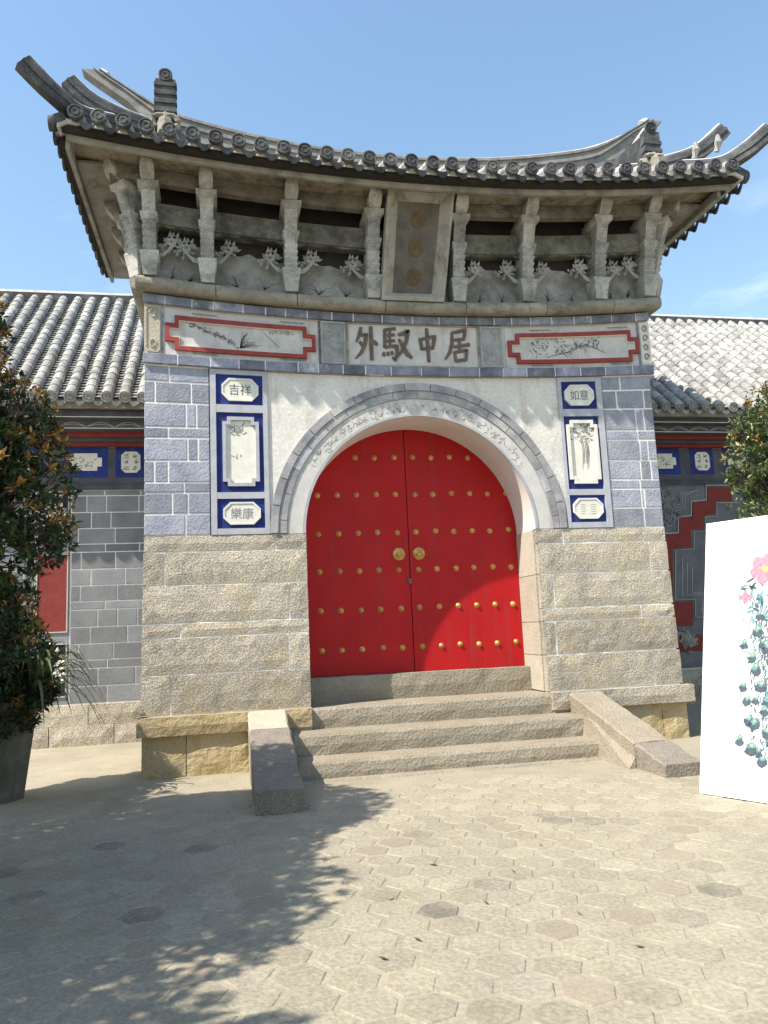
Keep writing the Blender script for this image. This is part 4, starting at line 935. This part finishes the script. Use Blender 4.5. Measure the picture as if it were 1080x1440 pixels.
# mortar fillet along the inner edge of the cheek
MB().add([(1.72, -1.75, 0.0), (1.81, -1.75, 0.0), (1.81, -1.75, .12), (1.73, -.5, .0), (1.81, -.5, .0), (1.81, -.5, .50)], [(0, 1, 2), (3, 5, 4), (0, 2, 5, 3), (1, 4, 5, 2), (0, 3, 4, 1)]).build('mortar_fillet', 'step_stone', st)

# ================================================================ SIDE BUILDINGS
WY = 3.38
tile_me = None
def cover_tile_mesh():
    mb = MB(); n = 8; L = 0.245; vs = []; fs = []
    for (y, r) in ((0.0, .094), (L * .8, .086), (L + .03, .082)):
        for k in range(n + 1):
            a = math.pi * k / n; vs.append((r * math.cos(a), y, r * math.sin(a)))
    for q in range(2):
        for k in range(n): fs.append((q * (n + 1) + k, q * (n + 1) + k + 1, (q + 1) * (n + 1) + k + 1, (q + 1) * (n + 1) + k))
    fs.append(tuple(range(n + 1))); return mb.add(vs, fs).mesh('roof_tile', 'pale_tile')
tile_me = cover_tile_mesh(); wdisc_me = disc_mesh('end_tile', 0.092, 'pan_tile')
def wing(xa, xb, ez, label, vis0, vis1):
    b = tag(empty('side_building', ((xa + xb) / 2, 5, 0)), label, 'building')
    wall = MB().box(xa, xb, WY - .006, 8.2, -.05, 5.30).build('wall', 'mortar', b)
    ey, ry, rz = 2.55, 6.05, 8.40
    sl = math.atan2(rz - ez, ry - ey); Ls = math.hypot(rz - ez, ry - ey); ca, sa = math.cos(sl), math.sin(sl)
    def S(x, d, h): return (x, ey + d * ca - h * sa, ez + d * sa + h * ca)
    mb = MB(); vs = [S(xa, 0, -.08), S(xb, 0, -.08), S(xb, Ls, -.08), S(xa, Ls, -.08), S(xa, 0, -.14), S(xb, 0, -.14), S(xb, Ls, -.14), S(xa, Ls, -.14)]
    fs = [(0, 1, 2, 3), (7, 6, 5, 4), (0, 4, 5, 1), (1, 5, 6, 2), (2, 6, 7, 3), (3, 7, 4, 0)]
    roof = mb.add(vs, fs).build('roof', 'pan_tile', b)
    MB().add([(xa, ry, rz - .1), (xb, ry, rz - .1), (xb, 9.4, ez), (xa, 9.4, ez), (xa, ry, rz - .3), (xb, ry, rz - .3), (xb, 9.4, ez - .2), (xa, 9.4, ez - .2)], fs).build('rear_slope', 'pan_tile', b)
    sp = 0.268; nr = int((xb - xa) / sp); cnt = 0; rest = MB(); cols = []
    for i in range(nr): cols.append(xa + .15 + i * sp)
    cols.sort(key=lambda x: 0 if vis0 <= x <= vis1 else 1)
    nt_ = int(Ls / .245)
    for x in cols:
        for k in range(nt_):
            p = S(x + R_.uniform(-.006, .006), k * .245, -.03)
            if cnt < 270 and vis0 <= x <= vis1:
                place('roof_tile', tile_me, p, roof, (sl + R_.uniform(-.012, .012), 0, R_.uniform(-.02, .02))); cnt += 1
            else:
                M = Matrix.Translation(p) @ Matrix.Rotation(sl, 4, 'X'); rest.add([M @ v.co for v in tile_me.vertices], [tuple(q.vertices) for q in tile_me.polygons])
        place('end_tile', wdisc_me, S(x, -.01, -.03), roof, (.1, R_.uniform(-.5, .5), 0))
        place('drip_tile', wdrip_me, S(x + sp / 2, .02, -.055), roof)
    if rest.v: tag(rest.build('roof_tiles', 'pale_tile', roof, recalc=False), kind='stuff')
    pan = MB(); 
    for i in range(nr):
        xc = xa + .15 + (i + .5) * sp
        for k in range(int(Ls / .105)):
            d = k * .105; vs = []; 
            for dd, h in ((d - .01, -.030), (d + .13, -.066)):
                for f in (-1, -.5, 0, .5, 1): vs.append(S(xc + f * .085 , dd, h + .022 * f * f + R_.uniform(-.003, .003)))
            vs += [S(xc + f * .085, d - .01, -.045 + .022 * f * f) for f in (-1, -.5, 0, .5, 1)]
            pan.add(vs, [(q, q + 1, q + 6, q + 5) for q in range(4)] + [(q + 1, q, q + 10, q + 11) for q in range(4)])
    tag(pan.build('pan_tiles', 'pan_tile', roof, recalc=False), kind='stuff')
    MB().box(xa, xb, ry - .09, ry + .09, rz - .12, rz + .04).build('ridge', 'old_tile', roof); MB().tube([(xa, ry, rz + .05), (xb, ry, rz + .05)], .075, 8).build('ridge_cap', 'ridge_cap', roof)
    # eave underside: fascia, board, painted cornices
    MB().box(xa, xb, ey + .06, ey + .14, ez - .20, ez - .10).build('eave_fascia', 'beam_wood', b)
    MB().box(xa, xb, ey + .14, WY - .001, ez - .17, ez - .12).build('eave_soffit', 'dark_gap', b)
    for q, (o, z0, z1, m) in enumerate(((.62, 5.02, 5.14, 'eave_shade_grey'), (.46, 4.88, 5.02, 'eave_shade_grey'), (.30, 4.80, 4.88, 'red_wall'), (.20, 4.75, 4.80, 'eave_shade_grey'), (.12, 4.69, 4.75, 'red_wall'))):
        MB().box(xa, xb, WY - o, WY + .0, z0 + .001, z1 - .001).build('cornice', m, b)
        if q < 2: MB().box(xa, xb, WY - o - .004, WY - o, z0 + .008, z0 + .018).build('white_line', 'mortar', b)
    mb = MB()
    for k in range(int((xb - xa) / .42)):
        x = xa + k * .42
        pts = [(x + .42 * f, 4.91 + .08 * math.sin(math.pi * f)) for f in [q / 8 for q in range(9)]]; mb.stroke(pts, .007, WY - .466, .005); mb.stroke([(p[0], p[1] * .6 + 4.91 * .4) for p in pts], .006, WY - .466, .005)
    mb.build('cornice_painting', 'mortar_grey', b)
    return b, wall
def wall_bricks(wall, x0, x1, z0, z1, seed, m='dark_brick', hs=(.26, .27, .13, .25)):
    rr = random.Random(seed); z = z0; r = 0
    while z < z1 - .05:
        h = hs[r % len(hs)]; e = min(z + h, z1)
        if z1 - e < .08: e = z1
        x = x0 + (0 if r % 2 == 0 else -rr.uniform(.15, .4))
        while x < x1 - .02:
            w = rr.choice((.52, .56, .5, .3)); xe = min(x + w, x1)
            if x1 - xe < .1: xe = x1
            a = max(x, x0)
            if xe - a > .04: MB().brick(a + .008, xe - .008, z + .008, e - .008, WY + .03, WY - .013 - rr.uniform(0, .004), .005).build('brick', m, wall)
            x = xe
        z = e; r += 1
wdrip_me = drip_mesh('drip_tile', .25, 'pale_tile')
lb, lw = wing(-9.2, -2.9, 5.33, 'left-hand hall wing'.replace('left-hand hall wing', 'long tiled side hall with dark brick wall behind the potted shrub and strap plant'), -6.9, -3.3)
wall_bricks(lw, -4.865, -3.3, .63, 3.98, 3); wall_bricks(lw, -7.2, -5.40, .63, 3.98, 4)
# painted zone of the wall: grey band, blue fields, plaques
def frieze_zone(b, wall, xs, flip):
    rr = random.Random(77)
    for (xc, hw, shape) in xs:
        MB().box(xc - hw - .09, xc + hw + .09, WY - .012, WY + .01, 4.19, 4.69).build('blue_field', 'blue_paint', wall)
        poly = octo(xc - hw, xc + hw, 4.265, 4.615, .06) if shape == 'o' else notched(xc - hw, xc + hw, 4.30, 4.585, .07)
        pl = MB().prism(poly, WY - .03, WY - .0125).build('plaque', 'plaque_white', wall)
        mb = MB()
        if shape == 'o':
            for c in range(2):
                for k in range(3):
                    for s_ in range(4):
                        x = xc + (c - .5) * .13 + rr.uniform(-.03, .03); z = 4.54 - .1 * k + rr.uniform(-.03, .03); a = rr.choice((0, 1.57, .8)); l = .03
                        mb.stroke([(x - l * math.cos(a), z - l * math.sin(a)), (x + l * math.cos(a), z + l * math.sin(a))], .009, WY - .034, .005)
        else: foliage_strokes(mb, xc, 4.44, hw, .14, WY - .034, 18, rr, .012)
        mb.build('lettering', 'ink', wall)
    MB().box(-9 if not flip else 3.0, -2.9 if not flip else 12.5, WY - .008, WY + .01, 4.0, 4.688).build('painted_band', 'eave_shade_grey', wall)
    MB().box(-9 if not flip else 3.0, -2.9 if not flip else 12.5, WY - .045, WY + .01, 3.985, 4.06).build('string_course', 'eave_shade_grey', wall)
frieze_zone(lb, lw, [(-4.66, .25, 'n'), (-3.96, .15, 'o'), (-5.6, .25, 'n'), (-6.4, .15, 'o')], False)
# framed pilaster panel column, left hall
pc = MB().box(-5.39, -4.875, WY - .01, WY + .01, .63, 3.98).build('pilaster', 'dark_brick', lw)
for (z0, z1, m) in ((3.23, 3.95, 'dark_gap'), (2.98, 3.2, 'dark_brick'), (1.74, 2.95, 'red_wall'), (.75, 1.55, 'dark_gap')):
    MB().box(-5.36, -4.92, WY - .016, WY - .010, z0, z1).build('panel', m, lw)
    MB().ringp([(-5.375, z0 - .012), (-4.90, z0 - .012), (-4.90, z1 + .012), (-5.375, z1 + .012)], [(-5.355, z0 + .006), (-4.918, z0 + .006), (-4.918, z1 - .006), (-5.355, z1 - .006)], WY - .03, WY - .010).build('panel_border', 'mortar_grey', lw)
def relief(parent, xc, zc, w, h, seed, m='plaque_white'):
    mb = MB(); rr = random.Random(seed)
    for k in range(46):
        a = rr.uniform(0, 6.28); p = Vector((xc + rr.gauss(0, w * .25), WY - .035, zc + rr.gauss(0, h * .25)))
        d = Vector((math.cos(a), 0, math.sin(a))); s_ = Vector((-d.z, 0, d.x)); l = rr.uniform(.04, .09); wd = rr.uniform(.02, .04)
        mb.add([p - d * l * .5, p + s_ * wd, p + d * l, p - s_ * wd, p + Vector((0, -.025, 0)), p + Vector((0, .02, 0))], [(0, 1, 4), (1, 2, 4), (2, 3, 4), (3, 0, 4), (1, 0, 5), (2, 1, 5), (3, 2, 5), (0, 3, 5)])
    mb.build('flower_relief', m, parent)
relief(lw, -5.12, 3.6, .34, .6, 1); relief(lw, -5.08, 1.15, .34, .6, 2)
# left plinth
x = -9.0; rr = random.Random(8)
for row, (z0, z1) in enumerate(((-.04, .30), (.305, .615))):
    x = -7.6 + .3 * row
    while x < -3.0:
        w = rr.uniform(.6, 1.1); MB().rough(x + .006, min(x + w, -2.95) - .006, z0, z1, WY + .02, WY - .07 + .02 * row, cell=.18, amp=.02, seed=x).build('plinth_stone', 'granite', lw); x += w

rb, rw = wing(2.95, 12.8, 5.30, 'long tiled side hall with red zigzag wall behind the white display board', 4.6, 9.0)
frieze_zone(rb, rw, [(5.62, .22, 'n'), (6.39, .15, 'o'), (7.15, .22, 'n')], True)
MB().box(4.6, 12.5, WY - .012, WY + .01, .63, 3.98).build('painted_wall', 'right_brick', rw)
YP = WY - .03
def wp(pts): return [P(a, b_, YP) for a, b_ in pts]
band_pts = [(1030, 685), (995, 685), (995, 705), (974, 707), (974, 727), (956, 729), (956, 751), (920, 753), (920, 880), (975, 880), (975, 846), (946, 846), (946, 771), (972, 769), (972, 745), (990, 743), (990, 725), (1006, 722), (1006, 704), (1030, 704)]
poly = wp(band_pts)
MB().prism(poly, WY - .03, WY - .011).build('zigzag_band', 'red_wall', rw)
def quadbox(pxa, pxb, pya, pyb, m='red_wall', name='zigzag_block', d=.018):
    x0, z1 = P(pxa, pya, YP); x1, z0 = P(pxb, pyb, YP); x0, x1 = sorted((x0, x1)); z0, z1 = sorted((z0, z1))
    return MB().box(x0 + .002, x1 - .002, WY - .012 - d, WY - .011, z0 + .002, z1 - .002).build(name, m, rw)
mb = MB()
for off in ((-3, -2),):
    pts = wp([(1040, 682), (993, 682), (993, 703), (972, 705), (972, 725), (954, 727), (954, 749), (925, 751)])
    mb.stroke(pts, .022, WY - .036, .02)
pts = wp([(1040, 707), (1008, 707), (1008, 726), (992, 727), (992, 747), (976, 748), (976, 772), (950, 774), (950, 843), (978, 843), (978, 868), (1000, 868)]); mb.stroke(pts, .012, WY - .036, .02)
for k in range(3):
    d = 8 + 7 * k; mb.stroke(wp([(952 + d, 776 + d), (952 + d, 840 - d * .3), (980 + d, 838 - d * .2), (980 + d, 862)]), .010, WY - .022, .008)
    mb.stroke(wp([(990 - d, 686 + d * .3), (968 - d * .5, 700 - d * .4), (968 - d * .5, 718 - d * .4), (950 - d * .6, 722 - d * .4), (950 - d * .6, 742 - d * .4), (925, 744 - d * .4)]), .010, WY - .022, .008)
mb.build('border_lines', 'mortar_grey', rw)
for (xc_, zc_, w_, h_, sd_) in ((5.55, 3.75, .5, .3, 5), (5.6, 3.4, .5, .35, 6), (5.5, 1.2, .45, .35, 7), (5.75, 1.1, .3, .3, 12)): relief(rw, xc_, zc_, w_, h_, sd_, 'dark_brick' if sd_ < 7 else 'bracket_stone')
quadbox(925, 1000, 895, 915, 'red_wall', 'red_block', .004)
x = 3.0
for row, (z0, z1) in enumerate(((-.04, .30), (.305, .615))):
    x = 4.3 + .3 * row
    while x < 12.4:
        w = rr.uniform(.6, 1.1); MB().rough(x + .006, min(x + w, 12.45) - .006, z0, z1, WY + .02, WY - .07 + .02 * row, cell=.2, amp=.02, seed=x).build('plinth_stone', 'granite', rw); x += w

# ================================================================ DISPLAY BOARD
phi, al = math.radians(64), math.radians(13)
be = Vector((math.cos(phi), -math.sin(phi), 0)); bn = Vector((-math.sin(phi), -math.cos(phi), 0)); bup = Vector((0, 0, math.cos(al))) - bn * math.sin(al); bN = bn * math.cos(al) + Vector((0, 0, math.sin(al)))
b0 = Vector((*G(984, 1117), 0.012)); BW, BH = 1.45, 2.52
db = tag(empty('display_board', b0), 'tall white leaning display board with a painted peacock tail and pink flower', 'display board')
def Q(u, v, d): return b0 + be * u + bup * v + bN * d
def qbox(u0, u1, v0, v1, d0, d1, name, m):
    vs = [Q(u, v, d) for d in (d1, d0) for u, v in ((u0, v0), (u1, v0), (u1, v1), (u0, v1))]
    return MB().add(vs, [(0, 1, 2, 3), (7, 6, 5, 4), (0, 4, 5, 1), (1, 5, 6, 2), (2, 6, 7, 3), (3, 7, 4, 0)]).build(name, m, db)
panel = qbox(0, BW, 0, BH, -.035, 0, 'panel', 'canvas')
qbox(.25, .29, .02, BH - .1, -.075, -.036, 'back_batten', 'bark'); qbox(BW - .29, BW - .25, .02, BH - .1, -.075, -.036, 'back_batten', 'bark')
for u in (.27, BW - .27): MB().tube([Q(u, BH * .8, -.08), Vector((Q(u, BH * .8, -.08).x, Q(u, BH * .8, -.08).y, 0)) - bn * .55 + Vector((0, 0, .015))], .018, 6).build('prop_leg', 'bark', db)
def boardpt(px, py):
    d = ray(px, py); t = (b0 - CAM).dot(bN) / d.dot(bN); q = CAM + d * t - b0; return q.dot(be), q.dot(bup)
def blob(mb, u, v, ru, rv, ang, d, n=10, wob=.12, rnd=random):
    vs = []
    for k in range(n):
        a = 2 * math.pi * k / n; r = 1 + rnd.uniform(-wob, wob); x, y = ru * r * math.cos(a), rv * r * math.sin(a); vs.append(Q(u + x * math.cos(ang) - y * math.sin(ang), v + x * math.sin(ang) + y * math.cos(ang), d))
    mb.add(vs, [tuple(range(n))])
rr = random.Random(12)
cu, cv = boardpt(1076, 800)
mbp = MB()
for k in range(6):
    a = k * 1.047 + .3; blob(mbp, cu + .075 * math.cos(a), cv + .075 * math.sin(a), .075, .055, a, .0015 + .0003 * k, rnd=rr)
u, v = boardpt(1048, 840); 
for k in range(4): blob(mbp, u + .03 * math.cos(k * 1.6), v + .03 * math.sin(k * 1.6), .035, .025, k * 1.6, .0015 + .0003 * k, rnd=rr)
mbp.build('painted_flower', 'pink', db)
mbp = MB(); blob(mbp, cu, cv, .03, .03, 0, .0042, rnd=rr)
eyes = [(1056, 1052), (1072, 1070), (1052, 1012), (1050, 985), (1074, 1000), (1084, 930), (1072, 905), (1070, 965), (1084, 1045), (1058, 925), (1067, 865), (1065, 887), (1046, 906), (1079, 912), (1062, 940), (1045, 966), (1063, 985), (1080, 985), (1060, 1018), (1040, 1040), (1066, 1058), (1078, 1030), (1088, 950), (1092, 1005), (1095, 1060), (1090, 900), (1100, 960)]
E1, E2, E3, E4 = MB(), MB(), mbp, MB()
for (a, b_) in eyes:
    u, v = boardpt(a, b_); an = rr.uniform(-.4, .4) + .5; s = rr.uniform(.55, .9)
    blob(E1, u, v - .02 * s, .062 * s, .055 * s, an, .0016, rnd=rr, wob=.3); blob(E2, u + .008, v + .022, .045 * s, .030 * s, an, .0022, rnd=rr, wob=.3); blob(E3, u + .008, v + .026, .016 * s, .012 * s, an, .0028, rnd=rr)
for k in range(900):
    t = rr.random(); px_, py_ = 1072 + rr.gauss(0, 13) + 8 * t, 840 + 230 * t; u, v = boardpt(px_, py_)
    if u < .1 or v < .3: continue
    l = rr.uniform(.03, .10); an = rr.gauss(1.35, .5); w = rr.uniform(.003, .008)
    d = .0012 + .00001 * (k % 20); dx, dy = math.cos(an) * l, math.sin(an) * l; tgt = rr.choice((E1, E1, E2))
    tgt.add([Q(u, v, d), Q(u + dx * .5 + w, v + dy * .5, d), Q(u + dx, v + dy, d), Q(u + dx * .5 - w, v + dy * .5, d)], [(0, 1, 2, 3)])
for k in range(26):
    a, b_ = rr.uniform(1045, 1080), rr.uniform(808, 872); u, v = boardpt(a, b_); blob(E1 if k % 2 else E2, u, v, rr.uniform(.02, .05), .012, rr.uniform(0, 3), .0014, 8, rnd=rr)
E1.build('painted_feather', 'slate_ink', db, recalc=False); E2.build('painted_feather', 'teal', db, recalc=False); E3.build('painted_feather', 'yellow_eye', db, recalc=False)

# ================================================================ PLANTS
def leaf_into(mb, p, d, n, l, w, fold=.25):
    s = d.cross(n).normalized(); n = s.cross(d).normalized()
    mb.add([p, p + d * l * .5 + s * w + n * fold * w, p + d * l, p + d * l * .5 - s * w + n * fold * w], [(0, 1, 2), (0, 2, 3)])
def rvec(rr):
    while True:
        v = Vector((rr.uniform(-1, 1), rr.uniform(-1, 1), rr.uniform(-1, 1)))
        if .05 < v.length < 1: return v.normalized()
def shrub(name, label, cat, base, trunk, lobes, nwh, leaf_l, seed, gm='leaf_green', orange=.12, group=None, per=9, mid=0, keep=None):
    t = tag(empty(name, base), label, cat, group); rr = random.Random(seed)
    MB().tube(smooth_path(trunk, 4), [.075 * (1 - .6 * k / (4 * (len(trunk) - 1))) for k in range(4 * (len(trunk) - 1) + 1)], 8).build('trunk', 'bark', t)
    leaves, new, tw = MB(), MB(), MB(); top = Vector(trunk[-1]); mids = [Vector(trunk[-1]), Vector(trunk[len(trunk) // 2])]
    tot = sum(l[3] * l[4] * l[5] for l in lobes)
    for (x, y, z, a, b, c) in lobes:
        ctr = Vector((x, y, z)); limb = smooth_path([mids[0] if z > mids[0].z - .2 else mids[1], (mids[0] + ctr) / 2 + Vector((0, 0, -.1)), ctr], 3)
        MB().tube(limb, [.04 - .024 * k / (len(limb) - 1) for k in range(len(limb))], 6).build('limb', 'bark', t)
        k = int(nwh * a * b * c / tot)
        for _ in range(k):
            d = rvec(rr); r = rr.random() ** .38
            p = ctr + Vector((d.x * a, d.y * b, d.z * c)) * r
            if keep and not keep(p): continue
            if noise.noise(p * 2.6 + Vector((seed, 0, 0))) < -.22: continue
            outd = (d + Vector((0, 0, .55))).normalized()
            if rr.random() < .35: tw.tube([p - outd * rr.uniform(.12, .3) + rvec(rr) * .05, p], [.006, .003], 4, cap=False)
            isnew = r > .80 and d.z > -.3 and rr.random() < orange * 3
            tgt = new if isnew else leaves
            for q in range(per):
                v = (outd * rr.uniform(.2, 1.0) + rvec(rr) * .95).normalized(); nn = (Vector((0, 0, 1)) + rvec(rr) * .6).normalized()
                L = leaf_l * rr.uniform(.65, 1.2) * (.85 if isnew else 1)
                leaf_into(tgt, p + rvec(rr) * .02, v, nn, L, L * rr.uniform(.16, .24))
    leaves.build('leaves', gm, t, recalc=False)
    if new.v: new.build('new_leaves', 'leaf_orange', t, recalc=False)
    if tw.v: tw.build('twigs', 'bark', t, recalc=False)
    return t
# tree whose crown reaches into view on the left
shrub('garden_tree', 'dark leafy garden tree with orange young leaves in front of the left side hall', 'tree', (-5.25, -3.9, 0),
      [(-5.25, -3.9, 0), (-5.2, -3.9, .8), (-5.1, -3.85, 1.7), (-5.05, -3.85, 2.8)],
      [(-4.25, -3.7, 2.6, .78, .8, .72), (-4.33, -3.65, 1.75, .58, .6, .62), (-4.15, -3.6, 3.12, .55, .6, .5), (-5.2, -3.9, 2.6, .9, .95, 1.1), (-5.1, -3.55, 3.95, 1.05, 1.1, .85), (-5.5, -3.2, 3.4, .9, .9, .9), (-5.3, -4.7, 3.3, .9, .9, .9), (-4.38, -3.6, 2.1, .58, .6, .75)], 16000, .072, 4, orange=.19)
for k, (x, y, h, s) in enumerate(((-6.05, -6.0, 4.5, 1.25), (-6.3, -8.2, 4.3, 1.25), (-6.9, -2.5, 4.0, 1.1), (-7.2, -4.7, 4.2, 1.2))):
    shrub('garden_tree', 'bushy garden tree at the courtyard edge throwing shade over the paving', 'tree', (x, y, 0), [(x, y, 0), (x, y, .8), (x + .05, y, 1.6), (x + .1, y, 2.6)],
          [(x, y, h - .9, 1.05 * s, 1.05 * s, .85 * s), (x + .45 * s, y + .3, h - 1.3, .8 * s, .85 * s, .8 * s), (x - .4 * s, y - .4, h - 1.3, .95 * s, .9 * s, .9 * s), (x + .2, y + .2, h - .4, .8 * s, .8 * s, .6 * s), (x, y, h - 2.2, .9 * s, .9 * s, .7 * s)], 5200, .10, 20 + k, orange=.05, group='garden trees along the courtyard edge', per=8)
# tree behind the display board
shrub('garden_tree', 'light green bushy tree with orange shoots rising behind the white display board', 'tree', (5.15, -.55, 0),
      [(5.15, -.55, 0), (5.12, -.55, 1.0), (5.1, -.55, 2.2), (5.05, -.5, 3.3)],
      [(4.95, -.5, 3.75, .75, .7, .75), (4.85, -.5, 3.15, .62, .6, .5), (5.2, -.55, 4.35, .6, .6, .5), (5.6, -.5, 3.6, .8, .7, .9), (4.72, -.5, 3.5, .45, .5, .4)], 2300, .085, 9, gm='leaf_light', orange=.07, per=10)
# pot with shrub and strap-leaved plant
px0, py0 = -4.80, -.62
pot = tag(empty('plant_pot', (px0, py0, 0)), 'tall dark tapering planter pot standing beside the gatehouse plinth', 'plant pot')
vs = []; fs = []; prof = [(.27, -.02), (.275, .03), (.39, .90), (.43, .93), (.435, 1.0), (.38, 1.005), (.37, .92)]; n = 8
for (r, z) in prof:
    for k in range(n): a = 2 * math.pi * (k + .5) / n + .25; vs.append((px0 + r * math.cos(a), py0 + r * math.sin(a), z))
for q in range(len(prof) - 1):
    for k in range(n): fs.append((q * n + k, q * n + (k + 1) % n, (q + 1) * n + (k + 1) % n, (q + 1) * n + k))
MB().add(vs, fs).build('body', 'pot_glaze', pot)
MB().add([(px0 + .365 * math.cos(2 * math.pi * (k + .5) / n + .25), py0 + .365 * math.sin(2 * math.pi * (k + .5) / n + .25), .95) for k in range(n)], [tuple(range(n))]).build('soil', 'soil', pot)
shrub('potted_shrub', 'dense dark green shrub growing in the tall planter pot', 'shrub', (px0, py0, .85), [(px0, py0, .94), (px0 - .02, py0, 1.15), (px0, py0, 1.4)],
      [(px0 - .05, py0, 1.45, .56, .52, .6), (px0 + .12, py0 - .05, 1.10, .46, .46, .34), (px0 - .1, py0, 1.95, .46, .45, .42), (px0 + .05, py0 - .3, .85, .4, .3, .25)], 2200, .08, 33, orange=.06)
spt = tag(empty('strap_plant', (px0 + .2, py0 - .1, .86)), 'arching strap-leaved plant spilling over the rim of the planter pot', 'plant'); rr = random.Random(6)
for k in range(46):
    a = rr.uniform(-1.3, .9) if k < 28 else rr.uniform(-3.1, 3.1); L = rr.uniform(.45, .95); rise = rr.uniform(.2, .6); mb = MB(); o = Vector((px0 + .36, py0 - .15, 1.06)); dh = Vector((math.cos(a), math.sin(a), 0)); sd_ = Vector((-dh.y, dh.x, 0)); vs = []; m = 7
    for q in range(m + 1):
        f = q / m; c = o + dh * (L * (f - .12 * f * f)) + Vector((0, 0, rise * math.sin(f * 2.0) * 1.1 - .95 * L * f * f * (1.05 - rise))); w = .024 * (1 - f ** 2.2) + .001
        vs += [c + sd_ * w, c + Vector((0, 0, -.006)), c - sd_ * w]
    mb.add(vs, [(3 * q + i, 3 * q + i + 1, 3 * q + 4 + i, 3 * q + 3 + i) for q in range(m) for i in range(2)]); mb.build('leaf', 'leaf_strap', spt, recalc=False)
# a few dry leaves on the paving
rr = random.Random(2)
for (a, b_) in ((610, 1219), (551, 1268), (540, 1352), (684, 1273), (815, 1288), (722, 1228), (618, 1098), (588, 1325), (900, 1335), (760, 1190)):
    X, Y = G(a, b_); an = rr.uniform(0, 3.1); d = Vector((math.cos(an), math.sin(an), 0)); s = Vector((-d.y, d.x, 0)); p = Vector((X, Y, .010)); l = rr.uniform(.02, .032)
    mb = MB().add([p - d * l, p + s * .007 + Vector((0, 0, .006)), p + d * l + Vector((0, 0, .010)), p - s * .007 + Vector((0, 0, .008)), p + Vector((0, 0, -.003))], [(0, 4, 1), (1, 4, 2), (2, 4, 3), (3, 4, 0), (0, 1, 2, 3)])
    tag(mb.build('fallen_leaf', 'dry_leaf'), 'small curled dry leaf lying on the sunlit hexagonal paving', 'leaf', 'dry leaves on the paving')
